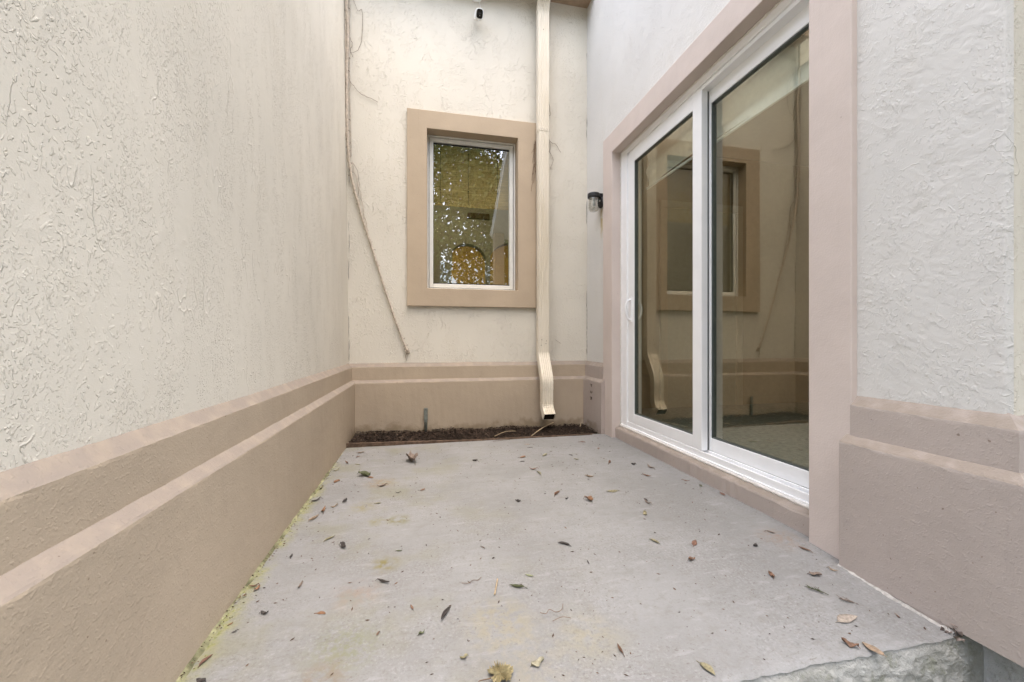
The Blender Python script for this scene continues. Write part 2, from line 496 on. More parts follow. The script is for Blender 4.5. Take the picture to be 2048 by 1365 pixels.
M['door_glass'] = m_glass('tinted_door_glass', (.93, .965, .94), .235, (1.0, .91, .72))
M['window_glass'] = m_glass('window_glass', (.95, .97, .94), .28)
M['jar_glass'] = m_glass('ribbed_lamp_glass', (.68, .69, .67), .30)

def m_emit(name, col, k):
    s = SH(name)
    e = s.n('ShaderNodeEmission'); e.inputs[0].default_value = (*col, 1); e.inputs[1].default_value = k
    s.t.links.new(e.outputs[0], s.out.inputs['Surface']); return s.m
M['bulb_dim'] = m_emit('room_fill_downlight', (1, .82, .52), 22)  # for the unseen lamp added to light the room behind the door
M['bulb'] = m_emit('warm_downlight', (1, .82, .52), 75)

def m_weave():
    s = SH('woven_shade')
    a = s.noise(1.0, 3, vec=s.vmap((6, 6, 420))); b = s.noise(1.0, 3, vec=s.vmap((160, 160, 90)))
    c = s.mix(s.rng(a, .35, .65), (.34, .225, .07), (.62, .44, .17))
    c = s.mix(s.rng(b, .5, .75, 0, .5), c, (.25, .16, .055))
    return s.done(c, .8, .2, s.bump(a, .5, .002))
M['weave'] = m_weave()
M['cord'] = simple('shade_cord', (.10, .065, .03), .8, .2)
M['sheer'] = simple('white_shade_fabric', (.88, .89, .86), .8, .2, .04, 30, .3, 400)
M['casing'] = simple('casing_paint', (.40, .36, .27), .7, .2, .04)
M['room_wall'] = simple('room_wall_paint', (.30, .25, .17), .8, .2, .05)
M['ochre'] = simple('ochre_wall_paint', (.50, .34, .10), .8, .2, .06)
M['room_grey'] = simple('grey_green_wall_paint', (.36, .355, .28), .8, .2, .05)
M['ceiling'] = simple('ceiling_paint', (.55, .51, .43), .9, .2, .03)
M['carpet'] = simple('grey_carpet', (.24, .25, .21), .95, .1, .2, 30, .5, 300, .003)
M['wood'] = simple('dark_cabinet_wood', (.12, .075, .035), .5, .4, .25, 20)

LEAFCOL = {
    'tan': (.27, .20, .138), 'brown': (.17, .095, .060), 'redbrown': (.17, .092, .064), 'orange': (.22, .118, .064),
    'greybrown': (.20, .155, .125), 'dark': (.050, .042, .038), 'olive': (.235, .21, .125), 'darkgreen': (.085, .095, .045),
    'green': (.23, .25, .14), 'pale': (.30, .28, .20), 'paletan': (.33, .285, .24), 'lobed': (.30, .255, .14)}
def m_leaf(k, col):
    s = SH('leaf_' + k)
    n = s.noise(130, 4); n2 = s.noise(420, 3)
    c = s.mix(s.rng(n, .3, .7), sc(col, .72), sc(col, 1.25))
    c = s.mix(s.rng(n2, .6, .75, 0, .5), c, sc(col, .5))
    return s.done(c, .6, .35, s.bump(n, .4, .002))
for k, v in LEAFCOL.items(): M['leaf_' + k] = m_leaf(k, v)

def m_foliage(name, a, b):
    s = SH(name)
    i = s.n('ShaderNodeNewGeometry').outputs['Random Per Island']
    return s.done(s.mix(i, a, b), .55, .35)
M['foliage'] = m_foliage('tree_foliage', (.035, .055, .015), (.11, .14, .04))
M['foliage2'] = m_foliage('pale_tree_foliage', (.10, .12, .04), (.28, .32, .13))

# ------------------------------------------------------------------ ground and slab
XL, XR, YB = -0.632, 1.52, 3.60          # stucco faces of left, right and back wall
YC = 0.757                               # outer corner of the right wall
def lean(z): return -.009 * (z - .6)     # the left wall is slightly out of plumb

def slab_z(x, y):
    t = min(1, max(0, (1.45 - y) / .62)); t = t * t * (3 - 2 * t)
    return -.030 * t * (.25 + .75 * min(1, max(0, (x + .57) / 2.0)))

g = MB().add([(-60, -60, -.46), (60, -60, -.46), (60, 60, -.46), (-60, 60, -.46)], [(0, 1, 2, 3)]).build('ground', M['ground'])
tag(g, kind='structure')

rs = np.random.RandomState(3)
nx, ny = 230, 260
xs = np.linspace(-.64, 1.62, nx); tt = np.linspace(0, 1, ny); ys = .832 + (3.165 - .832) * tt ** 1.15
X, Y = np.meshgrid(xs, ys, indexing='ij')
Z = np.vectorize(slab_z)(X, Y) + .0018 * perlin(X * 6, Y * 6, 11) + .0009 * perlin(X * 28, Y * 28, 12) + .0005 * perlin(X * 70, Y * 70, 13)
edge = np.exp(-(Y - .832) / .010)
Z -= edge * (.006 + .006 * perlin(X * 14, Y * 3, 15)) 
Yj = Y + np.exp(-(Y - .832) / .03) * (.010 * perlin(X * 9, X * 0 + 2, 14) + .005 * perlin(X * 40, X * 0 + 5, 18))
slab = grid_mesh('patio_slab', np.stack([X, Yj, Z], -1), np.ones((nx - 1, ny - 1), bool), M['concrete'], None)
tag(slab, kind='structure')
# rough front face of the slab
zs = np.linspace(0, 1, 90)
A, B = np.meshgrid(np.linspace(-.64, 1.62, 380), zs, indexing='ij')
top = np.interp(A[:, 0], xs, Z[:, 0])[:, None]; yy = np.interp(A[:, 0], xs, Yj[:, 0])[:, None]
Zf = top + (-.50 - top) * B
rel = .65 * (.010 * saw(perlin(A * 6, B * 5, 21) + .5 * perlin(A * 16, B * 13, 22), 1.3, .2) + .005 * sstep(.05, .35, perlin(A * 30, B * 26, 23)) + .003 * perlin(A * 60, B * 50, 24)) * (1 - sstep(1.48, 1.55, A))
Yf = yy + .004 - rel * sstep(0, .06, B) - .010 * sstep(0, .12, B)
face = grid_mesh('slab_edge', np.stack([A, Yf, Zf], -1), np.ones((379, 89), bool), M['slab_face'], slab)
core = MB().box(-.64, 1.60, .86, 3.165, -.5, -.045).build('slab_core', M['concrete'], slab)

# ------------------------------------------------------------------ walls
left = thing('house_wall', 'tall cream stucco wall along the left side with a stepped tan base', 'wall', (XL - .15, 1.9, 0))
back = thing('house_wall', 'cream stucco end wall holding the tan-trimmed window and the downspout', 'wall', (.45, YB + .1, 0))
right = thing('house_wall', 'cream stucco wall on the right holding the white sliding glass door', 'wall', (XR + .1, 1.9, 0))

for w_ in (left, back, right): w_['kind'] = 'thing'

def steps(a, b, f):
    o = [a]
    while o[-1] < b: o.append(min(b, o[-1] + f(o[-1])))
    if o[-1] - o[-2] < 1e-4: o.pop(-2)
    return np.array(o)

# left stucco
sy = steps(.20, 3.62, lambda y: .0046 * max(.85, math.hypot(.63, y)))
sz = steps(.585, 3.75, lambda z: .0060)
S, Zz = np.meshgrid(sy, sz, indexing='ij')
H = stucco_h(S, Zz, 'drag', 100)
P = np.stack([XL + H + lean(Zz) + .003 * perlin(S * 1.5, Zz * 1.2, 5), S, Zz], -1)
grid_mesh('stucco_face', P, np.ones((len(sy) - 1, len(sz) - 1), bool), M['stucco'], left)
mb = MB(); mb.add([(XL - .006, .206, -.46), (XL - .30, .206, -.46), (XL - .30, 3.9, -.46), (XL - .006, 3.9, -.46),
                   (XL - .045, .206, 3.77), (XL - .30, .206, 3.77), (XL - .30, 3.9, 3.77), (XL - .045, 3.9, 3.77)],
                  [(0, 3, 2, 1), (4, 5, 6, 7), (0, 1, 5, 4), (1, 2, 6, 5), (2, 3, 7, 6), (3, 0, 4, 7)])
mb.build('wall_core', M['stucco'], left)

# back stucco: hole at the window
WX0, WX1, WZ0, WZ1 = .017, .833, 1.252, 2.648       # opening
TX0, TX1, TZ0, TZ1 = -.153, 1.007, 1.094, 2.807     # outer edge of trim
sx = np.arange(XL - .05, XR + .011, .0075); sz = np.arange(.585, 4.1, .0075)
S, Zz = np.meshgrid(sx, sz, indexing='ij')
H = stucco_h(S, Zz, 'drag', 200) * .9
P = np.stack([S, YB - H + .003 * perlin(S * 1.7, Zz * 1.4, 6), Zz], -1)
cx, cz = S[:-1, :-1], Zz[:-1, :-1]
keep = ~((cx > TX0 + .03) & (cx < TX1 - .03) & (cz > TZ0 + .03) & (cz < TZ1 - .03))
grid_mesh('stucco_face', P, keep, M['stucco_end'], back)
mb = MB()
y0, y1 = YB + .006, YB + .24
mb.box(XL - .3, TX0 + .08, y0, y1, -.46, 4.42).box(TX1 - .08, XR + .02, y0, y1, -.46, 4.42)
mb.box(TX0 + .08, TX1 - .08, y0, y1, -.46, TZ0 + .08).box(TX0 + .08, TX1 - .08, y0, y1, TZ1 - .08, 4.42)
mb.build('wall_core', M['stucco'], back)
mb = MB().box(XL - .01, XR + .01, YB - .16, YB + .05, 3.98, 4.06).box(XL - .01, XR + .01, YB - .185, YB - .155, 3.965, 4.22)
mb.build('soffit', M['fascia'], back, bevel=.004)

# right stucco: open at the door
DY0, DY1 = 1.142, 3.189; DZ1 = 2.50                  # outer edges of door trim
sy = np.concatenate([np.arange(YC, 1.15, .0042), np.arange(1.15, YB + .012, .0075)])
sz = np.concatenate([np.arange(.585, 2.9, .0050), np.arange(2.9, 4.12, .0085)])
S, Zz = np.meshgrid(sy, sz, indexing='ij')
w = sstep(1.10, 1.30, S)
H = stucco_h(S, Zz, 'drag', 300) * w * .9 + stucco_h(S, Zz, 'skip', 350) * (1 - w)
rnd = np.clip((YC + .014 - S) / .014, 0, 1)
P = np.stack([XR - H * (1 - .6 * rnd) + .012 * rnd ** 2 + .002 * perlin(S * 2, Zz * 1.4, 7), S, Zz], -1)
cs, cz = S[:-1, :-1], Zz[:-1, :-1]
keep = ~((cs > DY0 + .02) & (cs < DY1 - .02) & (cz < DZ1 - .02))
grid_mesh('stucco_face', P, keep, M['stucco_right'], right)
# return facing the front
sx = np.arange(XR + .010, 2.6, .0055); sz2 = np.arange(.585, 4.12, .0065)
S, Zz = np.meshgrid(sx, sz2, indexing='ij')
H = stucco_h(S, Zz, 'drag', 400)
rnd = np.clip((XR + .024 - S) / .014, 0, 1)
P = np.stack([S, YC - H * (1 - rnd) + .004 * rnd ** 2 - .001, Zz], -1)
grid_mesh('stucco_return', P, np.ones((len(sx) - 1, len(sz2) - 1), bool), M['stucco'], right)
mb = MB()
x0, x1 = XR + .006, XR + .22
mb.box(x0 + .006, x1, YC + .008, DY0 + .08, -.0, 4.15).box(x0, x1, DY1 - .08, YB + .24, -.46, 4.15)
mb.box(x0, x1, DY0 + .08, DY1 - .08, DZ1 - .08, 4.15).box(x1, 5.2, YC + .008, YC + .2, -.0, 4.15)
mb.build('wall_core', M['stucco'], right)
mb = MB().box(1.552, 1.75, .60, 1.30, -.46, .0).box(1.752, 5.2, YC + .05, YC + .3, -.46, -.003)
mb.build('foundation', M['foundation'], right)
mb = MB().box(1.56, 1.75, 1.20, 3.2, -.46, .06); mb.build('threshold_footing', M['foundation'], right)

def band(name, path, prof, parent, mat, seed, closed_ends=True, jit=.0005):
    """sweep prof [(out, z)] along a 2D polyline; 'out' is to the right-hand side of travel"""
    rnd_ = random.Random(seed)
    pts = []
    for i in range(len(path) - 1):
        a, b = Vector(path[i]), Vector(path[i + 1]); n = max(1, int((b - a).length / .03))
        for k in range(n): pts.append((a.lerp(b, k / n), i if k else None, i))
    pts.append((Vector(path[-1]), None, len(path) - 2))
    def nrm(i):
        d = (Vector(path[i + 1]) - Vector(path[i])).normalized(); return Vector((d.y, -d.x))
    V = []; F = []; m = len(prof)
    for p, inner, i in pts:
        if inner is None and i > 0 and p != Vector(path[-1]):
            a, b = nrm(i - 1), nrm(i); n = (a + b) / (1 + a.dot(b))
        else: n = nrm(i)
        for o, z in prof:
            j = rnd_.uniform(-jit, jit); j2 = rnd_.uniform(-jit, jit)
            V.append((p.x + n.x * (o + j), p.y + n.y * (o + j), z + (j2 if z > .05 else 0)))
    for i in range(len(pts) - 1):
        for k in range(m - 1):
            a = i * m + k; F.append((a, a + 1, a + m + 1, a + m))
    F.append(tuple(range(m))); F.append(tuple(range((len(pts) - 1) * m, len(pts) * m)))
    return mesh(name, V, F, mat, parent)

def upper_prof(): return [(-.004, .604), (.026, .571), (.0305, .566), (.0310, .560), (.031, .44), (-.004, .44)]
def lower_prof(zb): return [(.020, .466), (.057, .438), (.0615, .433), (.062, .427), (.062, .25), (.062, zb), (-.004, zb), (-.004, .466)]

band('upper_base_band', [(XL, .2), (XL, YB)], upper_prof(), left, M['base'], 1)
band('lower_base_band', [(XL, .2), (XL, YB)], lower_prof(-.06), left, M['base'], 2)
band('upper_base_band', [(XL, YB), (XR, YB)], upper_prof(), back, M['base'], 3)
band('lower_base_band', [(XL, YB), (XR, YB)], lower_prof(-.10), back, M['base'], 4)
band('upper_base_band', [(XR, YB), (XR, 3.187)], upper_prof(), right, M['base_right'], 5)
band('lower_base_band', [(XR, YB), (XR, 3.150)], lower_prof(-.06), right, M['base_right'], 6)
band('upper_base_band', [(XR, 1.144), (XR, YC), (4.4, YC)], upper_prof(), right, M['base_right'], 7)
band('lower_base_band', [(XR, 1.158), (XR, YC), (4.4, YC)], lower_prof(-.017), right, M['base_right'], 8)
MB().box(1.4595, 1.53, .848, 1.157, -.07, -.012).build('base_footing', M['base_right'], right)
V = []; F = []; q = random.Random(19)
for k in range(31):
    y = .836 + .325 * k / 30; z = slab_z(1.45, y); w = q.uniform(.006, .016); h = q.uniform(.004, .010)
    V += [(1.4605, y, z + h), (1.4605 - w * .5, y, z + h * .4), (1.4605 - w, y, z - .002)]
for k in range(30):
    a = k * 3; F += [(a, a + 1, a + 4, a + 3), (a + 1, a + 2, a + 5, a + 4)]
mesh('base_mortar', V, F, simple('pale_mortar', (.40, .385, .36), .95, .1, .25, 60, .6, 150, .003), right, smooth=True)
# broken lump of render where the base overhangs the slab edge
rnd_ = random.Random(4); mb = MB()
for k in range(26):
    c = Vector((1.452 + rnd_.uniform(-.010, .012), .862 - k * .0018 + rnd_.uniform(-.01, .01), -.020 + rnd_.uniform(-.014, .012)))
    r = rnd_.uniform(.005, .012)
    mb.add([tuple(c + Vector((rnd_.uniform(-1, 1), rnd_.uniform(-1, 1), rnd_.uniform(-1, 1))).normalized() * r) for _ in range(4)], [(0, 1, 2), (0, 3, 1), (1, 3, 2), (0, 2, 3)])
mb.build('broken_render', simple('broken_render', (.20, .16, .14), .95, .1, .4, 50), right)

# corner cracks
def crack(parent, x, y, z0, z1, seed, dx, dy):
    q = random.Random(seed); z = z0
    while z < z1:
        L = q.uniform(.02, .22); n = max(3, int(L / .02)); j = q.uniform(-.002, .002)
        pts = [(x + dx * (j + q.uniform(-.0012, .0012)), y + dy * (j + q.uniform(-.0012, .0012)), z + L * k / n) for k in range(n + 1)]
        rr = [q.uniform(.0006, .0022) for _ in pts]; rr[0] = rr[-1] = .0005
        MB().tube(pts, rr, 4).build('corner_crack', M['crack'], parent)
        z += L + q.choice((.005, .02, .05, .15, .5)) * q.uniform(.6, 1.4)
crack(right, XR - .004, YB - .004, .66, 3.6, 5, 1, 0)
crack(left, XL + .004, YB - .004, .62, 2.2, 6, 1, 0)

# algae-covered mortar along the left joint
q = random.Random(8); V = []; F = []
n = 160
for k in range(n + 1):
    y = .80 + (3.0 - .80) * k / n; x = XL + .062; fade = min(1, (3.0 - y) / .5)
    nn = float(perlin(np.array([y * 9.0]), np.array([.5]), 61)[0]); n2 = float(perlin(np.array([y * 31.0]), np.array([.5]), 62)[0])
    w = max(.003, .013 + .016 * nn + .006 * n2) * (.3 + .7 * fade); h = max(.002, .008 + .009 * nn + .004 * n2) * (.3 + .7 * fade); z = slab_z(x, y)
    V += [(x - .003, y, z + h), (x + w * .4, y, z + h * .35), (x + w, y, z - .002)]
for k in range(n):
    a = k * 3; F += [(a, a + 1, a + 4, a + 3), (a + 1, a + 2, a + 5, a + 4)]
mesh('joint_mortar', V, F, M['mortar'], slab, smooth=True)

# ------------------------------------------------------------------ window
win = mesh('window', *(lambda m_: (m_.v, m_.f))(MB().box(WX0 + .002, WX0 + .016, YB + .076, YB + .15, WZ0 + .002, WZ1 - .002)
      .box(WX1 - .016, WX1 - .002, YB + .076, YB + .15, WZ0 + .002, WZ1 - .002)
      .box(WX0 + .016, WX1 - .016, YB + .076, YB + .15, WZ0 + .002, WZ0 + .016)
      .box(WX0 + .016, WX1 - .016, YB + .076, YB + .15, WZ1 - .016, WZ1 - .002)), M['vinyl_old'], back, bevel=.002)

def ring_trim(name, o, i, face, depth_back, axis, parent, mat, bev=.004):
    """rectangular render trim: outer/inner rectangles (a0,a1,z0,z1), face plane, back plane of outer side and reveal"""
    a0, a1, z0, z1 = o; b0, b1, w0, w1 = i; wall, rev = depth_back
    def P(a, d, z): return (a, d, z) if axis == 'y' else (d, a, z)
    O = [(a0, z0), (a1, z0), (a1, z1), (a0, z1)]; I = [(b0, w0), (b1, w0), (b1, w1), (b0, w1)]
    V = [P(a, wall, z) for a, z in O] + [P(a, face, z) for a, z in O] + [P(a, face, z) for a, z in I] + [P(a, rev, z) for a, z in I]
    F = []
    for k in range(4):
        l = (k + 1) % 4
        F += [(k, l, 4 + l, 4 + k), (4 + k, 4 + l, 8 + l, 8 + k), (8 + k, 8 + l, 12 + l, 12 + k)]
    return mesh(name, V, F, mat, parent, bevel=bev)
ring_trim('window_trim', (TX0, TX1, TZ0, TZ1), (WX0, WX1, WZ0, WZ1), YB - .030, (YB + .01, YB + .20), 'y', win, M['trim'])

GX0, GX1, GZ0, GZ1 = .073, .781, 1.315, 2.585
def frame4(x0, x1, z0, z1, w, y0, y1):
    return MB().box(x0, x0 + w, y0, y1, z0, z1).box(x1 - w, x1, y0, y1, z0, z1).box(x0 + w, x1 - w, y0, y1, z0, z0 + w).box(x0 + w, x1 - w, y0, y1, z1 - w, z1)
frame4(WX0 + .021, WX1 - .021, WZ0 + .021, WZ1 - .021, .035, YB + .084, YB + .14).build('sash', M['vinyl_old'], win, bevel=.003)
frame4(WX0 + .015, WX1 - .015, WZ0 + .015, WZ1 - .015, .008, YB + .10, YB + .13).build('gasket', M['gasket'], win)
frame4(GX0 - .003, GX1 + .003, GZ0 - .003, GZ1 + .003, .006, YB + .096, YB + .11).build('glazing_bead', M['gasket'], win)
MB().box(GX0 - .01, GX1 + .01, YB + .106, YB + .112, GZ0 - .01, GZ1 + .01).build('pane', M['window_glass'], win)

# ------------------------------------------------------------------ sliding door
FX = 1.573
# trim: three sides
V = []; F = []
OY0, OY1, OZ = 1.306, 3.024, 2.336
xf, xw, xr = XR - .027, XR + .01, FX + .12
prof_o = [(DY1, -.02), (DY1, DZ1), (DY0, DZ1), (DY0, -.02)]
prof_i = [(OY1, -.02), (OY1, OZ), (OY0, OZ), (OY0, -.02)]
for x, pr in ((xw, prof_o), (xf, prof_o), (xf, prof_i), (xr, prof_i)): V += [(x, a, z) for a, z in pr]
for r_ in range(3):
    for k in range(3):
        a = r_ * 4 + k; F.append((a, a + 1, a + 5, a + 4))
mesh('door_trim', V, F, M['door_trim'], right, bevel=.004)
# threshold under the frame, with a ragged sloped top
q = random.Random(12); V = []; F = []; n = 60
for k in range(n + 1):
    y = OY0 - .002 + (OY1 - OY0 + .004) * k / n
    j = q.uniform(-.002, .002)
    V += [(1.527 + j, y, -.04), (1.526 + j, y, .02), (1.525 + j, y, .074 + j), (1.530 + j, y, .083 + j), (FX + .02, y, .100)]
for k in range(n):
    a = k * 5
    for m_ in range(4): F.append((a + m_, a + m_ + 1, a + m_ + 6, a + m_ + 5))
mesh('door_threshold', V, F, M['base_right'], right, smooth=False)

door = MB()
door.box(FX, FX + .12, 2.925, OY1 - .004, .115, OZ - .004).box(FX + .012, FX + .12, 2.905, 2.925, .135, 2.27)        # far jamb
door.box(FX + .001, FX + .12, OY0 + .004, OY0 + .07, .115, OZ - .004)                                               # near jamb
door.box(FX, FX + .12, OY0 + .07, 2.925, 2.285, OZ - .004).box(FX + .010, FX + .12, OY0 + .07, 2.905, 2.262, 2.285)  # head
door.box(FX - .006, FX + .12, OY0 + .004, OY1 - .004, .090, .115).box(FX + .004, FX + .016, OY0 + .07, 2.925, .115, .1485).box(FX + .052, FX + .066, OY0 + .07, 2.925, .115, .1485)
sd_ = door.build('sliding_door', M['vinyl'], right, bevel=.0025)
# wavy caulk between frame and render
def caulk(pts, r, seed):
    q = random.Random(seed); P_ = []
    for i in range(len(pts) - 1):
        a, b = Vector(pts[i]), Vector(pts[i + 1]); n = int((b - a).length / .018)
        for k in range(n): P_.append(a.lerp(b, k / n))
    P_.append(Vector(pts[-1]))
    return MB().tube(P_, [r * (.65 + .7 * q.random()) for _ in P_], 6)
caulk([(FX - .003, OY0 + .01, .098), (FX - .003, OY1 - .006, .098)], .010, 1).build('caulk_bead', M['caulk'], sd_, smooth=True)
caulk([(FX + .001, OY1 - .005, .11), (FX + .001, OY1 - .005, OZ - .006), (FX + .001, OY0 + .01, OZ - .006)], .007, 2).build('caulk_bead', M['caulk'], sd_, smooth=True)

def panel(ya, yb, x0, x1, st_a, st_b, parent):
    """stiles and rails of one door leaf"""
    z0, z1, g0, g1 = .150, 2.266, .225, 2.185
    m_ = MB().box(x0, x1, ya, ya + st_a, z0, z1).box(x0, x1, yb - st_b, yb, z0, z1)
    m_.box(x0 + .001, x1, ya + st_a, yb - st_b, z0, g0).box(x0 + .001, x1, ya + st_a, yb - st_b, g1, z1)
    o = m_.build('door_leaf', M['vinyl'], parent, bevel=.003)
    xm = (x0 + x1) / 2
    b = MB()
    a0, a1 = ya + st_a, yb - st_b
    for (p0, p1, r0, r1) in ((a0, a0 + .006, g0, g1), (a1 - .006, a1, g0, g1), (a0 + .006, a1 - .006, g0, g0 + .006), (a0 + .006, a1 - .006, g1 - .006, g1)):
        b.box(x0 + .006, x1 - .006, p0, p1, r0, r1)
    b.build('glazing_bead', M['door_gasket'], parent)
    MB().box(xm - .003, xm + .003, a0 + .001, a1 - .001, g0 + .001, g1 - .001).build('pane', M['door_glass'], parent)
    return o
lf = panel(2.050, 2.903, 1.580, 1.622, .081, .079, sd_)
ln_ = panel(1.330, 2.112, 1.634, 1.676, .085, .072, sd_)
# weather strip in the overlap
MB().box(1.6225, 1.6335, 2.056, 2.066, .15, 2.266).build('weather_strip', M['gasket'], sd_)
# handle
pts = smooth_pts([(1.580, 2.868, .955), (1.552, 2.868, .965), (1.536, 2.868, 1.00), (1.532, 2.868, 1.035), (1.536, 2.868, 1.07), (1.552, 2.868, 1.105), (1.580, 2.868, 1.115)], 4)
hd = MB().tube(pts, .009, 8); hd.box(1.574, 1.581, 2.852, 2.884, .935, 1.135)
hd.build('handle', M['vinyl'], sd_, smooth=False, bevel=.002)
pts = [(2 * 1.601 - p[0], p[1], p[2]) for p in pts]
MB().tube(pts, .009, 8).build('inside_handle', M['vinyl'], sd_, smooth=True)

# ------------------------------------------------------------------ mulch bed
bed = MB().add([(XL, 3.17, .008), (XR, 3.17, -.014), (XR, 3.62, -.004), (XL, 3.62, .012)], [(0, 1, 2, 3)]).build('planting_bed', M['soil'])
tag(bed, kind='structure')
q = random.Random(21); mb = MB()
for k in range(5200):
    x = q.uniform(-.565, 1.46); y = q.uniform(3.172, 3.545); t = (x + .57) / 2.05
    z = .012 - .022 * t + (y - 3.17) * .03 + .006 * math.sin(x * 11 + y * 7) + abs(q.gauss(0, .007))
    L = q.uniform(.008, .028) if q.random() < .85 else q.uniform(.03, .07)
    w = q.uniform(.002, .007) if L < .03 else .0018
    a = q.uniform(0, math.pi); e = q.uniform(-.5, .5)
    d = Vector((math.cos(a) * math.cos(e), math.sin(a) * math.cos(e), math.sin(e))); s_ = d.cross(Vector((q.uniform(-.4, .4), q.uniform(-.4, .4), 1))).normalized(); u = d.cross(s_) * q.uniform(.15, .5)
    c = Vector((x, y, z)); d *= L / 2; s_ *= w; u *= w
    mb.add([tuple(c - d - s_), tuple(c + d - s_ * .6), tuple(c + d * .9 + s_), tuple(c - d * .8 + s_ * .8), tuple(c + u + d * .1)], [(0, 1, 4), (1, 2, 4), (2, 3, 4), (3, 0, 4), (0, 3, 2, 1)])
mu = mb.build('mulch', M['mulch']); tag(mu, 'dark brown bark mulch filling the strip below the back wall', 'mulch', kind='stuff')

# edging board sinking into the slab towards the right
V = []; F = []; n = 40; q = random.Random(3)
for k in range(n + 1):
    t = k / n; x = -.572 + t * 1.95; top = .034 - .046 * min(t, .5) - .006 * max(0, t - .5) + q.uniform(-.0012, .0012); y = 3.150 - .004 * t
    V += [(x, y, -.05), (x, y + q.uniform(-.001, .001), top - .002), (x, y + .003, top), (x, y + .016, top - .001), (x, y + .019, -.05)]
for k in range(n):
    a = k * 5
    for m_ in range(4): F.append((a + m_, a + m_ + 1, a + m_ + 6, a + m_ + 5))
F += [(0, 1, 2, 3, 4), tuple(n * 5 + i for i in range(5))]
bd = mesh('edging_board', V, F, M['board'])
tag(bd, 'weathered brown board edging the mulch strip behind the slab', 'board')

# ------------------------------------------------------------------ downspout
ds = thing('downspout', 'cream fluted rectangular downspout running down beside the window', 'downspout', (1.054, 3.52, .10))
def flute(wx, wy, n=5, dep=.0034):
    pts = []
    def side(a, b, nrm, cnt, d):
        o = []
        for k in range(cnt):
            for f, e in ((.08, 0), (.30, 1), (.70, 1), (.92, 0)):
                t = .06 + .88 * (k + f) / cnt; o.append((a[0] + (b[0] - a[0]) * t - nrm[0] * d * e, a[1] + (b[1] - a[1]) * t - nrm[1] * d * e))
        return o
    c = [(-wx, -wy), (wx, -wy), (wx, wy), (-wx, wy)]
    nr = [(0, -1), (1, 0), (0, 1), (-1, 0)]
    for i in range(4):
        pts += [(c[i][0] * .985, c[i][1] * .985)] + side(c[i], c[(i + 1) % 4], nr[i], n if i % 2 == 0 else 3, dep)
    return pts
def pipe(name, path, scale=None, cx=1.054, wx=.0505, wy=.036, ang=None):
    """path: list of (y, z) centre points, extruded flute profile kept square to the path"""
    pr = flute(wx, wy); V = []; F = []; m_ = len(pr)
    for i, (y, z) in enumerate(path):
        a = path[max(i - 1, 0)]; b = path[min(i + 1, len(path) - 1)]
        t = Vector((0, b[0] - a[0], b[1] - a[1])).normalized()
        nrm = Vector((0, -t.z, t.y)) if t.z > 0 else Vector((0, t.z, -t.y))
        s_ = scale[i] if scale else 1
        for px, py in pr:
            V.append((cx + px * s_, y - nrm.y * py * s_ * 1.0, z - nrm.z * py * s_))
    for i in range(len(path) - 1):
        for k in range(m_):
            a = i * m_ + k; b = i * m_ + (k + 1) % m_; F.append((a, b, b + m_, a + m_))
    o = mesh(name, V, F, M['downspout'], ds, solid=.0016)
    return o
yw = 3.524
pipe('upper_pipe', [(yw, 3.80), (yw, 2.70)])
pipe('pipe_joint', [(yw, 2.735), (yw, 2.728), (yw, 2.712), (yw, 2.700)], [1.0, 1.035, 1.035, 1.03])
pipe('middle_pipe', [(yw, 2.715), (yw, .83)], wx=.0495, wy=.0352)
pipe('pipe_joint', [(yw, .842), (yw, .836), (yw, .822), (yw, .815)], [1.0, 1.03, 1.03, 1.02])
def elbow(p0, a0, p1len, a1, n=7, seg=.011):
    """crimped bend: directions are angles from straight down towards the front"""
    pts = [p0]; sc_ = [1.02]
    y, z = p0
    for k in range(n):
        a = R(a0 + (a1 - a0) * (k + .5) / n)
        y -= math.sin(a) * seg; z -= math.cos(a) * seg
        pts.append((y, z)); sc_.append(.988 if k % 2 == 0 else 1.006)
    a = R(a1); y -= math.sin(a) * p1len; z -= math.cos(a) * p1len
    pts.append((y, z)); sc_.append(1.0)
    return pts, sc_
P0, S0 = elbow((yw, 3.79), 0, 0, 0)
pts = [(yw, 3.78)]; sc_ = [1.03]; y, z = yw, 3.78
for k in range(9):
    a = R(6 + 6 * k); y -= math.sin(a) * .018; z += math.cos(a) * .018; pts.append((y, z)); sc_.append(1.06 if k % 2 else 1.015)
pts.append((y - .06, z + .05)); sc_.append(1.03)
pipe('top_elbow', pts, sc_)
pipe('lower_pipe', [(yw, .835), (yw, .69)], wx=.0505, wy=.036)
p1, s1 = elbow((yw, .700), 0, .165, 30)
p1b, s1b = elbow(p1[-1], 30, .05, 0)
pipe('offset_elbow', p1 + p1b[1:], s1 + s1b[1:], wx=.051, wy=.0365)
e = p1b[-1]
pipe('outlet_pipe', [(e[0], e[1] + .015), (e[0], e[1] - .125)], wx=.0500, wy=.0355)
e2 = (e[0], e[1] - .115)
p2, s2 = elbow(e2, 0, .045, 52, 8, .0125)
oe = pipe('outlet_elbow', p2, s2, wx=.0515, wy=.037)
# silt-dark throat inside the outlet
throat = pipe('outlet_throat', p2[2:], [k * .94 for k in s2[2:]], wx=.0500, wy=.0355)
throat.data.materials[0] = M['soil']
mb = MB().box(1.000, 1.108, yw - .0385, yw - .0375, 3.22, 3.245)
for z in (3.60, 2.30, 1.40): pass
q = random.Random(2)
for (x, z) in ((1.05, 3.62), (1.035, .80), (1.075, .765), (1.08, .79), (1.03, .75)):
    MB().ring([(.004, 0), (.003, -.002)], (x, yw - .035, z), 8, 'y').build('screw', M['tendril'], ds)

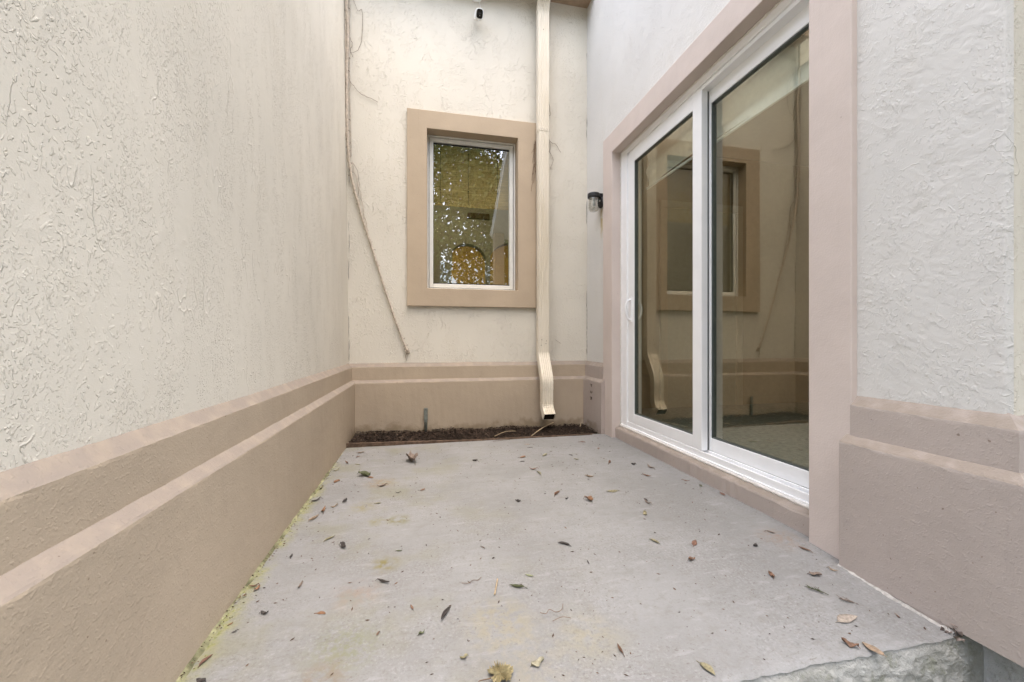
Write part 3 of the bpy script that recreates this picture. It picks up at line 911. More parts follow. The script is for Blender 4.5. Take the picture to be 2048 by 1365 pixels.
# ------------------------------------------------------------------ wall lamp
lamp = thing('wall_lamp', 'black wall lantern with a clear ribbed glass jar beside the door trim', 'lamp', (XR, 3.262, 2.02))
ly, lx = 3.262, 1.440
MB().ring([(.047, 0), (.050, -.004), (.050, -.012), (.044, -.020), (.020, -.024)], (XR - .002, ly, 2.005), 24, 'x').build('back_plate', M['black'], lamp, smooth=False)
mb = MB().ring([(.044, .012), (.052, .010), (.054, 0), (.054, -.026), (.049, -.028)], (lx, ly, 2.065), 24)
mb.box(lx + .02, XR - .006, ly - .032, ly + .032, 2.040, 2.074)
mb.build('hood', M['black'], lamp, bevel=.004)
prof = [(.043, 0)]
for k in range(11): prof.append((.0475 if k % 2 else .043, -.008 - k * .0088))
prof += [(.040, -.108), (.031, -.119), (.013, -.124)]
MB().ring(prof, (lx, ly, 2.040), 24).build('glass_jar', M['jar_glass'], lamp, smooth=True)
MB().ring([(.013, 0), (.014, -.03), (.021, -.045), (.022, -.06), (.014, -.072)], (lx, ly, 2.040), 14).build('bulb', simple('frosted_bulb', (.75, .73, .68), .3, .5, .02), lamp, smooth=True)
MB().ring([(.006, 0), (.005, -.004)], (XR - .026, ly - .012, 2.012), 10, 'x').build('screw', M['steel'], lamp)

# ------------------------------------------------------------------ security camera and floodlight
sc_ = thing('security_camera', 'small white security camera with black face on the end wall', 'camera', (.47, YB, 3.69))
def rbox(name, c, d, w, h, L, mat, parent, r=.30):
    """rounded box along direction d"""
    d = Vector(d).normalized(); s_ = d.cross(Vector((0, 0, 1))).normalized(); u = s_.cross(d)
    V = []; F = []; n = 20
    prof_ = [(0, .80), (.06, .97), (.5, 1), (.94, 1), (1.0, .93)]
    for t, k in prof_:
        for i in range(n):
            a = 2 * math.pi * i / n; ca, sa = math.cos(a), math.sin(a)
            p = 4.0; rr = (abs(ca) ** p + abs(sa) ** p) ** (-1 / p)
            V.append(tuple(Vector(c) + d * (L * t) + s_ * (ca * rr * w / 2 * k) + u * (sa * rr * h / 2 * k)))
    for i in range(len(prof_) - 1):
        for k in range(n): F.append((i * n + k, i * n + (k + 1) % n, (i + 1) * n + (k + 1) % n, (i + 1) * n + k))
    F += [tuple(range(n)), tuple(range((len(prof_) - 1) * n, len(prof_) * n))]
    return mesh(name, V, F, mat, parent, smooth=False)
dcam = Vector((.06, -.80, -.50))
cpos = Vector((.462, YB - .045, 3.70))
rbox('camera_body', cpos, dcam, .070, .080, .085, M['camera_white'], sc_)
fpos = cpos + dcam.normalized() * .0855
rbox('camera_face', fpos, dcam, .055, .067, .0035, M['camera_black'], sc_)
lp = fpos + dcam.normalized() * .0036
rbox('lens', lp, dcam, .020, .020, .003, simple('lens_glass', (.03, .03, .035), .05, .8, .0), sc_)
rbox('infrared_lamp', lp + Vector((0, 0, -.018)), dcam, .006, .006, .002, M['steel'], sc_)
MB().tube([(.464, YB - .002, 3.715), (.464, YB - .025, 3.715), (.463, YB - .05, 3.70)], .012, 10).ring([(.026, 0), (.026, -.008), (.018, -.012)], (.464, YB, 3.715), 18, 'y').build('mount', M['camera_white'], sc_)
fl = thing('floodlight', 'white floodlight bracket cut off by the top edge of the picture', 'lamp', (.45, YB, 3.88))
MB().ring([(.058, 0), (.058, -.018), (.046, -.026), (.018, -.03)], (.45, YB, 3.905), 24, 'y').build('back_plate', M['camera_white'], fl)
for s_ in (-1, 1):
    MB().tube([(.45, YB - .02, 3.905), (.45 + .03 * s_, YB - .05, 3.915), (.45 + .055 * s_, YB - .075, 3.93)], .011, 10).build('arm', M['camera_white'], fl, smooth=True)
    rbox('lamp_head', (.45 + .055 * s_, YB - .06, 3.94), (.25 * s_, -.8, -.2), .075, .075, .085, M['camera_white'], fl)
MB().tube(smooth_pts([(.478, YB - .004, 3.86), (.488, YB - .004, 3.82), (.489, YB - .004, 3.78), (.478, YB - .004, 3.745)], 4), .0022, 5).build('cable', M['camera_white'], fl, smooth=True)

# ------------------------------------------------------------------ grey pipe stub
st = thing('conduit_stub', 'grey-green pipe stub with a flattened top standing in the mulch', 'pipe', (.006, 3.512, -.02))
MB().ring([(.012, 0), (.012, .12), (.014, .125), (.015, .135)], (.006, 3.512, -.03), 12).build('pipe', M['conduit'], st, smooth=True)
MB().box(-.011, .023, 3.503, 3.519, .105, .215).build('flattened_top', M['conduit'], st, bevel=.007)
MB().ring([(.0045, 0), (.003, -.003)], (.007, 3.5035, .20), 8, 'y').build('nail', M['crack'], st)

# scratched marks on the base
wm = thing('wall_marks', 'three small dark chipped marks in a column on the tan base', 'marks', (1.456, 3.351, .33))
q = random.Random(31)
def stroke(pts):
    MB().tube([(1.4573, y, z) for y, z in pts], [.0022 + .0012 * q.random() for _ in pts], 5).build('chipped_mark', M['crack'], wm)
c = 3.352
stroke([(c + .022, .402), (c + .004, .398), (c - .016, .402)]); stroke([(c + .004, .398), (c + .002, .384), (c - .012, .384)])
stroke([(c + .018, .342), (c + .016, .326), (c, .322), (c - .014, .328), (c - .014, .344)])
stroke([(c + .02, .288), (c + .006, .284), (c - .014, .288)]); stroke([(c + .012, .286), (c + .006, .268), (c + .02, .262)]); stroke([(c - .006, .284), (c - .010, .266)])

# ------------------------------------------------------------------ vine
vi = thing('vine', 'dry painted vine stem climbing the left corner of the end wall', 'vine', (-.148, 3.575, .70))
main = smooth_pts([(-.648, 3.562, 4.02), (-.642, 3.562, 3.66), (-.634, 3.566, 3.40), (-.640, 3.562, 3.0), (-.636, 3.565, 2.603), (-.628, 3.566, 2.394), (-.606, 3.572, 2.187), (-.553, 3.575, 1.96), (-.436, 3.578, 1.565), (-.293, 3.580, 1.10), (-.19, 3.581, .80), (-.150, 3.583, .705)], 7)
q = random.Random(17)
rad = []
for i, p in enumerate(main):
    r = .0108 if p.z > 2.3 else .0102 - .0034 * (2.3 - p.z) / 1.6
    rad.append(r * (1 + .16 * math.sin(i * 2.1) + q.uniform(-.10, .14)))
    p.x += q.uniform(-.0025, .0025)
rad[-1] = .014; rad[-2] = .012
MB().tube(main, rad, 8).build('stem', M['vine'], vi, smooth=True)
def wander(a, b, n, amp, q, rise=.0):
    a, b = Vector(a), Vector(b); o = []
    ph = q.uniform(0, 6)
    for k in range(n + 1):
        t = k / n; p = a.lerp(b, t); s_ = math.sin(t * math.pi)
        p.x += amp * (math.sin(ph + t * 7) * .5 + q.uniform(-.6, .6)) * (.3 + s_); p.z += amp * q.uniform(-.5, .5)
        o.append(p)
    return smooth_pts(o, 3)
side = MB().tube(wander((-.628, 3.582, 3.9), (-.612, 3.586, 2.35), 26, .009, q), .0035, 5)
side.tube(wander((-.642, 3.55, 3.8), (-.646, 3.555, 2.5), 22, .006, q), .004, 5)
side.tube(wander((-.60, 3.586, 2.3), (-.47, 3.588, 1.72), 14, .012, q), .0026, 5)
side.build('side_stem', M['vine'], vi, smooth=True)
for path, r in (([(-.599, 3.588, 3.70), (-.559, 3.590, 3.588), (-.523, 3.59, 3.594), (-.523, 3.59, 3.369), (-.555, 3.59, 3.258), (-.619, 3.585, 3.218)], .0016),
                ([(-.625, 3.588, 3.12), (-.619, 3.59, 2.995), (-.579, 3.59, 2.937), (-.531, 3.59, 2.888), (-.458, 3.59, 2.863), (-.393, 3.592, 2.833)], .0018),
                ([(-.62, 3.588, 3.35), (-.60, 3.588, 3.30), (-.615, 3.588, 3.24), (-.597, 3.588, 3.19)], .002),
                ([(-.61, 3.588, 2.30), (-.565, 3.588, 2.25), (-.545, 3.588, 2.12), (-.56, 3.588, 2.0)], .0018),
                ([(-.15, 3.586, .70), (-.165, 3.59, .66), (-.158, 3.59, .62)], .002)):
    MB().tube([p + Vector((q.uniform(-.003, .003), 0, q.uniform(-.004, .004))) for p in smooth_pts(path, 5)], r, 4).build('tendril', M['tendril'], vi)
nod = MB()
for k in range(60):
    p = main[q.randrange(0, len(main))]; s_ = q.choice((-1, 1)) * q.uniform(.006, .022)
    o = p + Vector((s_, .004, q.uniform(-.02, .02)))
    nod.tube([p, o, o + Vector((q.uniform(-.008, .008), 0, q.uniform(-.02, .01)))], [.002, .0022, .0008], 4)
tag(nod.build('rootlets', M['tendril'], vi), kind='stuff')
MB().ring([(.020, .006), (.016, -.004), (.006, -.010)], (-.146, 3.588, .695), 8, 'y').build('cut_end', M['vine'], vi)

tv = thing('vine_tendrils', 'dry brown tendrils clinging to the wall right of the downspout', 'vine', (1.13, 3.592, 2.6))
for path in ([(1.12, 3.592, 3.144), (1.141, 3.592, 2.981), (1.151, 3.592, 2.912), (1.131, 3.592, 2.896)],
             [(1.11, 3.592, 2.722), (1.156, 3.592, 2.654), (1.195, 3.592, 2.644), (1.225, 3.592, 2.61), (1.25, 3.592, 2.57)],
             [(1.11, 3.592, 2.60), (1.161, 3.592, 2.53), (1.176, 3.592, 2.483), (1.146, 3.592, 2.40)],
             [(1.14, 3.592, 2.66), (1.15, 3.592, 2.60), (1.13, 3.592, 2.55)], [(1.20, 3.592, .80), (1.235, 3.592, .775), (1.255, 3.592, .765)]):
    MB().tube([p + Vector((q.uniform(-.002, .002), 0, q.uniform(-.003, .003))) for p in smooth_pts(path, 5)], .0017, 4).build('tendril', M['tendril'], tv)
tv2 = thing('vine_tendrils', 'dry brown tendril bunch hanging between window trim and downspout', 'vine', (.998, 3.56, 2.4))
for k in range(9):
    z0 = q.uniform(2.35, 2.66); L = q.uniform(.08, .36); x0 = q.uniform(.990, 1.000)
    MB().tube(wander((x0, 3.560, z0), (x0 - q.uniform(0, .05), 3.562, z0 - L), 7, .006, q), .0016, 4).build('tendril', M['tendril'], tv2)

# ------------------------------------------------------------------ leaves on the slab
def leaf_mesh(name, L, colour, shape, q, loc, ang):
    W = L * {'flat': q.uniform(.36, .46), 'curl': q.uniform(.22, .32), 'boat': q.uniform(.26, .34), 'crumple': q.uniform(.45, .65)}[shape]
    n, m_ = 9, 5; V = []; F = []
    bend = {'flat': q.uniform(-.15, .25), 'curl': q.uniform(.5, 1.0), 'boat': q.uniform(.2, .6), 'crumple': q.uniform(.3, .9)}[shape]
    fold = {'flat': q.uniform(.05, .25), 'curl': q.uniform(.3, .8), 'boat': q.uniform(.9, 1.4), 'crumple': q.uniform(.2, .7)}[shape]
    side = q.uniform(-.25, .25); skew = q.uniform(-.12, .12)
    ph = [q.uniform(0, 6.28) for _ in range(4)]
    for i in range(n):
        t = i / (n - 1); w = W / 2 * (math.sin(math.pi * t ** q.uniform(.82, .9)) ** .8) * (1 if shape != 'crumple' else q.uniform(.75, 1.2))
        if i in (0, n - 1): w = W * .02
        xc = (t - .5) * L; yc = side * L * (t - .5) ** 2 * 2; zc = bend * L * .55 * (t - .5) ** 2 * 2
        for j in range(m_):
            s_ = (j / (m_ - 1) - .5) * 2; a = fold * abs(s_)
            y = s_ * w * math.cos(a * .8); z = abs(s_) * w * math.sin(a) + zc
            if shape == 'crumple':
                z += .10 * L * math.sin(ph[0] + 5 * t + 3 * s_) + .05 * L * math.sin(ph[1] + 9 * t - 4 * s_); y += .05 * L * math.sin(ph[2] + 8 * t)
            z += .012 * L * math.sin(ph[3] + 13 * t + 2 * s_)
            V.append((xc + skew * y, yc + y, z))
    for i in range(n - 1):
        for j in range(m_ - 1):
            a = i * m_ + j; F.append((a, a + 1, a + m_ + 1, a + m_))
    zmin = min(v[2] for v in V)
    V = [(v[0], v[1], v[2] - zmin + .0012) for v in V]
    k = len(V); e0 = V[m_ // 2]; sl = L * q.uniform(.08, .22); sy = q.uniform(-.06, .06) * L; r = max(.0006, L * .011)
    for (dx, dy, dz) in ((0, -r, 0), (0, r, 0), (0, 0, r * 1.6)): V.append((e0[0] + dx + .1 * L, e0[1] + dy, e0[2] + dz))
    for (dx, dy, dz) in ((0, -r, 0), (0, r, 0), (0, 0, r * 1.6)): V.append((e0[0] - sl + dx, e0[1] + sy + dy, .001 + dz))
    F += [(k, k + 1, k + 4, k + 3), (k + 1, k + 2, k + 5, k + 4), (k + 2, k, k + 3, k + 5)]
    me = bpy.data.meshes.new(name); me.from_pydata(V, [], F); me.materials.append(M['leaf_' + colour]); me.shade_smooth()
    o = bpy.data.objects.new(name, me); C.objects.link(o)
    o.location = loc; o.rotation_euler = (q.uniform(-.06, .06), q.uniform(-.06, .06), ang)
    sm = o.modifiers.new('solid', 'SOLIDIFY'); sm.thickness = .0007; sm.offset = 0
    ORG[o.name] = Vector(loc)
    return o

LEAVES = [
    (-0.443, 2.994, 0.055, 27, 'tan', 'flat', 'tan leaf lying against the foot of the wooden edging board'),
    (-0.448, 2.896, 0.035, 55, 'brown', 'flat', "small brown leaf just in front of the edging board's left end"),
    (-0.494, 2.759, 0.044, -59, 'brown', 'curl', 'small brown curled leaf in the left back corner of the slab'),
    (-0.09, 2.715, 0.134, -75, 'greybrown', 'crumple', 'crumpled grey-brown leaf in front of the grey pipe stub'),
    (-0.422, 2.712, 0.032, -12, 'olive', 'flat', 'small flat olive leaf behind the dark green leaf scrap near the left wall'),
    (-0.531, 2.615, 0.052, 40, 'olive', 'curl', 'olive leaf sliver leaning on the algae line near the back corner'),
    (-0.346, 2.474, 0.085, -32, 'darkgreen', 'crumple', 'ragged dark green leaf scrap beside an orange leaf near the left wall'),
    (-0.309, 2.44, 0.044, -36, 'orange', 'flat', 'orange leaf touching the dark green scrap near the left wall'),
    (-0.489, 2.421, 0.053, 68, 'orange', 'flat', 'orange-brown oval leaf near the algae line, behind the curled dark twig'),
    (-0.546, 2.317, 0.046, 87, 'olive', 'curl', 'small olive leaf curled up on the algae line'),
    (-0.229, 2.278, 0.058, 23, 'greybrown', 'curl', 'narrow grey-brown leaf below the orange rust stain'),
    (-0.138, 2.163, 0.027, 1, 'dark', 'curl', 'small blackish leaf right of the narrow grey-brown leaf'),
    (-0.013, 2.179, 0.035, 47, 'brown', 'flat', 'small reddish-brown leaf halfway between the crumpled leaf and the slab centre'),
    (-0.53, 2.143, 0.055, 41, 'dark', 'curl', 'dark curled leaf strip lying across the algae line'),
    (-0.425, 2.047, 0.041, 43, 'tan', 'curl', 'tan leaf sliver right of the dark strip on the algae line'),
    (-0.387, 2.099, 0.035, 62, 'dark', 'crumple', 'small dark shrivelled leaf above the tan sliver near the left wall'),
    (-0.465, 2.011, 0.056, 93, 'orange', 'curl', 'orange-brown leaf standing on edge beside the left wall'),
    (-0.483, 1.93, 0.059, 58, 'tan', 'boat', 'tan curled leaf with a dark shadowed hollow beside the left wall'),
    (-0.224, 2.046, 0.031, -5, 'olive', 'flat', 'small olive leaf lying flat left of the slab centre'),
    (-0.374, 1.723, 0.046, 40, 'olive', 'boat', 'pale olive leaf curled into a loop, beside the black triangular scrap'),
    (-0.309, 1.645, 0.043, -56, 'dark', 'crumple', 'black triangular leaf scrap beside the olive loop'),
    (-0.096, 1.566, 0.025, -12, 'darkgreen', 'boat', 'small dark-rimmed curled leaf above the brown algae stain'),
    (-0.482, 1.61, 0.021, 91, 'dark', 'crumple', 'tiny black leaf scrap standing alone near the left wall'),
    (-0.134, 1.377, 0.049, -30, 'dark', 'boat', 'dark grey rolled leaf just below the brown algae stain'),
    (-0.396, 1.412, 0.037, 83, 'greybrown', 'curl', 'thin grey leaf with a stalk between left wall and dark rolled leaf'),
    (-0.543, 1.444, 0.03, 7, 'brown', 'curl', 'brown leaf resting on the algae strip, upper of a touching pair'),
    (-0.524, 1.424, 0.023, 63, 'orange', 'crumple', 'bright orange leaf of the touching pair on the algae strip'),
    (-0.459, 1.295, 0.022, -12, 'dark', 'crumple', 'black crumpled leaf close to the left wall'),
    (-0.296, 1.264, 0.03, -19, 'orange', 'flat', 'rounded orange leaf alone on the left part of the slab'),
    (-0.534, 1.269, 0.013, 50, 'orange', 'flat', 'round orange leaf lying on the algae strip'),
    (-0.511, 1.233, 0.016, 37, 'dark', 'curl', 'black leaf sliver below the round orange leaf'),
    (-0.037, 1.232, 0.023, -70, 'brown', 'curl', 'small brown folded leaf left of the long dark curled leaf'),
    (0.056, 1.183, 0.059, 60, 'dark', 'boat', 'long dark curled leaf standing out near the slab centre front'),
    (-0.127, 1.145, 0.017, 68, 'brown', 'curl', 'small brown leaf right of the green algae patch'),
    (-0.009, 1.124, 0.02, 32, 'darkgreen', 'crumple', 'dark olive-green leaf with a hooked end'),
    (-0.537, 1.14, 0.037, 67, 'redbrown', 'boat', "large red-brown leaf on the algae strip at the picture's bottom left"),
    (-0.514, 1.074, 0.023, -12, 'dark', 'crumple', 'dark leaf cut by the bottom edge near the left wall'),
    (0.759, 2.954, 0.04, -31, 'tan', 'flat', 'small tan leaf near the mulch, left of the downspout outlet'),
    (0.76, 2.867, 0.033, -12, 'dark', 'flat', 'small dark leaf just in front of the tan leaf below the downspout'),
    (0.649, 2.646, 0.062, 38, 'orange', 'flat', 'orange-brown leaf below the downspout, above a tiny dark one'),
    (0.625, 2.548, 0.03, -12, 'dark', 'flat', 'tiny dark leaf directly below the orange-brown leaf'),
    (0.809, 2.647, 0.07, 47, 'pale', 'boat', 'pale translucent curled leaf in front of the downspout outlet'),
    (0.652, 2.377, 0.052, -12, 'brown', 'curl', 'brown leaf lying behind the pale olive curled leaf'),
    (0.668, 2.299, 0.066, -80, 'pale', 'boat', 'pale olive curled leaf touching the brown leaf behind it'),
    (0.322, 2.625, 0.033, -12, 'dark', 'crumple', 'small black leaf crumb-like leaf right of the crumpled grey-brown leaf'),
    (1.201, 2.934, 0.051, -32, 'brown', 'flat', 'small brown leaf near the mulch, right of the downspout outlet'),
    (1.244, 2.734, 0.044, 57, 'redbrown', 'flat', 'tiny red-brown leaf near the far corner of the door'),
    (0.987, 2.514, 0.035, -45, 'olive', 'curl', 'small dark olive leaf in front of the scratched base'),
    (0.988, 2.62, 0.034, -69, 'dark', 'flat', 'tiny dark leaf behind the small dark olive leaf'),
    (1.173, 2.407, 0.072, 58, 'brown', 'boat', "brown leaf standing upright near the door sill's far end"),
    (1.304, 2.336, 0.029, -12, 'dark', 'crumple', 'small dark shrivelled leaf beside the far door panel'),
    (0.935, 2.178, 0.051, -27, 'tan', 'boat', 'tan cupped leaf, largest on the far half of the slab'),
    (1.374, 2.26, 0.065, -83, 'greybrown', 'curl', 'grey-brown leaf close to the door sill, behind a longer brown one'),
    (1.271, 2.123, 0.055, -51, 'brown', 'curl', 'long brown leaf in front of the far door panel'),
    (0.665, 1.975, 0.066, 44, 'brown', 'boat', 'brown folded leaf near the middle of the slab'),
    (0.447, 1.918, 0.029, -36, 'dark', 'crumple', 'small dark shrivelled leaf left of the brown folded leaf'),
    (0.799, 1.86, 0.051, -60, 'orange', 'crumple', 'crumpled orange-brown leaf below the tan cupped leaf'),
    (0.964, 1.945, 0.065, 0, 'olive', 'flat', 'flat grey-olive leaf right of the tan cupped leaf'),
    (1.442, 2.001, 0.039, -45, 'brown', 'curl', 'brown leaf close to the sill below the meeting stiles'),
    (0.694, 1.902, 0.02, 27, 'dark', 'crumple', 'tiny black leaf between brown folded and crumpled orange leaves'),
    (1.077, 1.812, 0.03, -83, 'dark', 'flat', 'dark scrap, upper one of a pair in front of the door'),
    (1.064, 1.772, 0.046, -74, 'greybrown', 'curl', 'grey forked leaf, lower one of the pair in front of the door'),
    (0.983, 1.658, 0.035, -107, 'olive', 'crumple', 'small dark olive leaf below the grey forked leaf'),
    (0.53, 1.482, 0.053, -36, 'dark', 'boat', 'twisted blackish leaf with a thin tail at the slab centre'),
    (0.89, 1.424, 0.045, -66, 'olive', 'boat', 'grey-green crescent-shaped leaf lying in front of the door'),
    (1.035, 1.384, 0.05, 45, 'redbrown', 'flat', 'red-brown leaf right of the grey-green crescent leaf'),
    (0.949, 1.286, 0.028, 3, 'brown', 'crumple', 'torn brown leaf below the red-brown leaf'),
    (0.572, 1.341, 0.022, -95, 'dark', 'curl', 'tiny dark leaf below the twisted blackish leaf'),
    (0.345, 1.315, 0.026, -29, 'green', 'flat', 'flat pale green leaf above the dark olive leaf'),
    (0.291, 1.263, 0.049, -25, 'darkgreen', 'boat', 'dark olive bowed leaf right of the straw stick'),
    (0.501, 0.968, 0.037, -93, 'brown', 'boat', 'brown folded leaf alone near the front right of centre'),
    (0.097, 1.02, 0.021, 7, 'olive', 'crumple', 'small olive shrivelled leaf above the big lobed leaf'),
    (0.277, 0.966, 0.037, 17, 'pale', 'crumple', 'pale olive crumpled leaf right of the big lobed leaf'),
    (0.219, 1.523, 0.026, -58, 'greybrown', 'curl', 'small grey leaf with stalk left of the slab centre'),
    (1.503, 1.786, 0.04, -94, 'redbrown', 'flat', 'round rust-brown leaf close to the sill of the near door panel'),
    (1.475, 1.922, 0.037, -112, 'darkgreen', 'flat', 'small dark green leaf behind the round rust-brown leaf'),
    (1.403, 1.392, 0.037, -53, 'greybrown', 'curl', 'thin curled grey leaf near the pillar foot'),
    (1.421, 1.262, 0.043, -67, 'brown', 'boat', 'brown boat-shaped leaf at the foot of the door pillar'),
    (1.405, 1.137, 0.029, -65, 'tan', 'curl', 'tan leaf tucked against the tan base by the pillar'),
    (1.164, 1.152, 0.032, -111, 'brown', 'crumple', 'brown torn leaf left of the grey-brown stalked leaf'),
    (1.317, 1.128, 0.038, -29, 'greybrown', 'crumple', 'grey-brown ragged leaf with a stalk, behind the green sprig'),
    (1.214, 0.944, 0.075, 2, 'paletan', 'flat', 'large pale tan leaf with dark holes near the right base'),
    (1.122, 0.862, 0.036, -52, 'brown', 'crumple', 'brown torn leaf strip beside the long tan leaf'),
    (1.166, 0.838, 0.053, -86, 'tan', 'flat', "long tan pointed leaf, nearest the slab's front right corner"),
    (0.689, 0.87, 0.044, -77, 'olive', 'flat', "long olive-brown leaf near the slab's front edge"),
    (1.256, 1.317, 0.023, 21, 'dark', 'crumple', 'tiny dark green-black leaf in front of the near door panel'),
    (1.379, 0.92, 0.017, -112, 'brown', 'curl', 'small brown leaf lying against the right base'),
]

q = random.Random(77)
for (x, y, L, a, col, shp, lab) in LEAVES:
    o = leaf_mesh('dead_leaf', L * .99, col, shp, q, (x, y, slab_z(x, y) + .0008), R(a + (180 if q.random() < .5 else 0)))
    tag(o, lab, 'leaf', 'dead leaves scattered on the slab')
# holes in the pale leaf are dark torn spots
# big lobed leaf at the front
def lobed(loc, size, ang):
    V = [(0, 0, .010)]; n = 54; q = random.Random(5)
    for k in range(n):
        t = k / n * 2 * math.pi
        lob = .72 + .20 * abs(math.cos(t * 2.5)) ** .7 + (.09 if k % 2 else -.04) + q.uniform(-.04, .04)
        if abs(t - math.pi) < .28: lob *= .45
        V.append((size * lob * math.cos(t), size * lob * .92 * math.sin(t), .004 + .012 * q.random() * abs(math.sin(3 * t)) + .006 * (k % 2)))
    m_ = len(V)
    for k in range(n):
        t = k / n * 2 * math.pi; r = .45 + .06 * q.random()
        V.append((size * r * math.cos(t), size * r * math.sin(t), .005 + (.008 if k % 3 == 0 else .001) + .003 * q.random()))
    F = []
    for k in range(n):
        l = (k + 1) % n
        F += [(0, m_ + k, m_ + l), (m_ + k, 1 + k, 1 + l, m_ + l)]
    me = bpy.data.meshes.new('lobed_leaf'); me.from_pydata(V, [], F); me.materials.append(M['leaf_lobed'])
    o = bpy.data.objects.new('lobed_leaf', me); C.objects.link(o); o.location = loc; o.rotation_euler = (0, 0, ang)
    sm = o.modifiers.new('solid', 'SOLIDIFY'); sm.thickness = .0008
    ORG[o.name] = Vector(loc)
    s_ = MB().tube([(loc[0] + v[0], loc[1] + v[1], loc[2] + v[2]) for v in ((-.012, 0, .008), (-.03, -.006, .010), (-.052, .002, .006), (-.066, -.006, .003))], [.0016, .0014, .0013, .002], 5)
    st_ = s_.build('stalk', M['tendril'], o)
    return o
lo = lobed((.178, .949, slab_z(.18, .95) + .001), .034, R(10))
tag(lo, 'large yellow-brown jagged lobed leaf at the picture\'s bottom edge', 'leaf')

def sprig(loc, mat, lab, n, L, ang, seed, name='leaf_sprig'):
    q = random.Random(seed); mb = MB(); x, y, z = loc
    tip = Vector((x + L * math.cos(ang), y + L * math.sin(ang), z + .006)); b = Vector(loc) + Vector((0, 0, .002))
    mb.tube([b, b.lerp(tip, .5) + Vector((0, 0, .004)), tip], [.0011, .0009, .0004], 4)
    for k in range(n):
        t = .25 + .7 * k / n; p = b.lerp(tip, t); a = ang + (1 if k % 2 else -1) * q.uniform(.35, .6)
        l = L * q.uniform(.25, .45)
        mb.tube([p, p + Vector((math.cos(a) * l, math.sin(a) * l, q.uniform(.003, .010)))], [.0012, .0004], 4)
    o = mb.build(name, mat, None, org=loc); tag(o, lab, 'sprig')
sz_ = slab_z(1.24, 1.06)
sprig((1.262, 1.035, sz_ + .001), M['leaf_darkgreen'], 'small green needle sprig on the slab near the right base', 12, .055, R(128), 1)
sprig((1.315, .985, slab_z(1.3, .98) + .001), M['leaf_greybrown'], 'thin grey feathery sprig behind the large pale tan leaf', 10, .045, R(140), 2)

def twig(name, pts, r, mat, lab):
    o = MB().tube(smooth_pts(pts, 4), r, 5).build(name, mat, None, org=pts[0], smooth=True); tag(o, lab, 'twig')
z = .003
twig('twig', [(.213, 1.235, z), (.223, 1.267, z + .002), (.236, 1.312, z)], .0026, M['straw'], 'straight straw-coloured stick left of the dark olive bowed leaf')
twig('twig', [(.330, 1.128, 0), (.345, 1.118, .002), (.360, 1.135, .001), (.375, 1.118, .002), (.395, 1.125, .002), (.408, 1.150, .001)], .0009, M['tendril'], 'fine curly brown root thread on the slab front of centre')
twig('twig', [(.355, 1.088, -.001), (.385, 1.096, .001), (.41, 1.088, 0)], .0008, M['tendril'], 'short wavy root thread in front of the curly one')
twig('twig', [(.118, 1.317, .002), (.14, 1.312, .002), (.155, 1.325, .002), (.172, 1.322, .002), (.185, 1.337, .002)], .0009, M['tendril'], 'thin branching root thread left of the straw stick')
twig('twig', [(.86, 3.20, .004), (1.0, 3.36, .028), (1.16, 3.53, .035)], .0045, M['straw'], 'long pale twig lying across the mulch below the downspout')
twig('twig', [(1.36, 3.38, .02), (1.40, 3.45, .04)], .003, M['straw'], 'short pale twig in the mulch at the right end')
twig('twig', [(.55, 3.19, .02), (.66, 3.29, .03), (.76, 3.33, .02)], .003, M['straw'], 'thin bent straw in the mulch left of the downspout')
twig('twig', [(.52, 3.10, .003), (.66, 3.13, .004), (.80, 3.145, .005)], .0016, M['tendril'], 'dark hair-thin twig along the back edge of the slab')

# crumbs nobody could count
q = random.Random(9); mb = MB()
for k in range(620):
    x = q.uniform(-.53, 1.42); y = .86 + (3.12 - .86) * q.random() ** 1.1
    if y < 1.3 and x < .0 and q.random() < .4: continue
    L = q.choice((.002, .003, .003, .005, .008)) * q.uniform(.7, 1.2); a = q.uniform(0, 6.28); w = L * q.uniform(.2, .5); z = slab_z(x, y) + .0012
    c_, s_ = math.cos(a), math.sin(a)
    mb.add([(x - L * c_, y - L * s_, z), (x + w * s_, y - w * c_, z), (x + L * c_, y + L * s_, z + .001), (x - w * s_, y + w * c_, z), (x, y, z + .002)], [(0, 1, 4), (1, 2, 4), (2, 3, 4), (3, 0, 4)])
for k in range(180):
    y = q.uniform(.9, 2.9); x = -.568 + abs(q.gauss(0, .018)); z = slab_z(x, y) + .006; L = q.uniform(.002, .006); a = q.uniform(0, 6.28); w = L * .4; c_, s_ = math.cos(a), math.sin(a)
    mb.add([(x - L * c_, y - L * s_, z), (x + w * s_, y - w * c_, z), (x + L * c_, y + L * s_, z + .001), (x - w * s_, y + w * c_, z), (x, y, z + .002)], [(0, 1, 4), (1, 2, 4), (2, 3, 4), (3, 0, 4)])
o = mb.build('leaf_litter', M['crumb']); tag(o, 'tiny dark leaf crumbs and specks sprinkled over the slab', 'litter', kind='stuff')

# ------------------------------------------------------------------ rooms behind the glass
def room(name, x0, x1, y0, y1, z0, z1, skip, wallm, floorm, ceilm):
    o = MB().add([(x0, y0, z0), (x1, y0, z0), (x1, y1, z0), (x0, y1, z0)], [(0, 1, 2, 3)]).build(name + '_floor', floorm); tag(o, kind='structure')
    o = MB().add([(x0, y0, z1), (x1, y0, z1), (x1, y1, z1), (x0, y1, z1)], [(3, 2, 1, 0)]).build(name + '_ceiling', ceilm); tag(o, kind='structure')
    for s_, a, b in (('s', (x0, y0), (x1, y0)), ('e', (x1, y0), (x1, y1)), ('n', (x1, y1), (x0, y1)), ('w', (x0, y1), (x0, y0))):
        if s_ in skip: continue
        o = MB().add([(a[0], a[1], z0), (b[0], b[1], z0), (b[0], b[1], z1), (a[0], a[1], z1)], [(0, 1, 2, 3)]).build(name + '_wall', wallm); tag(o, kind='structure')
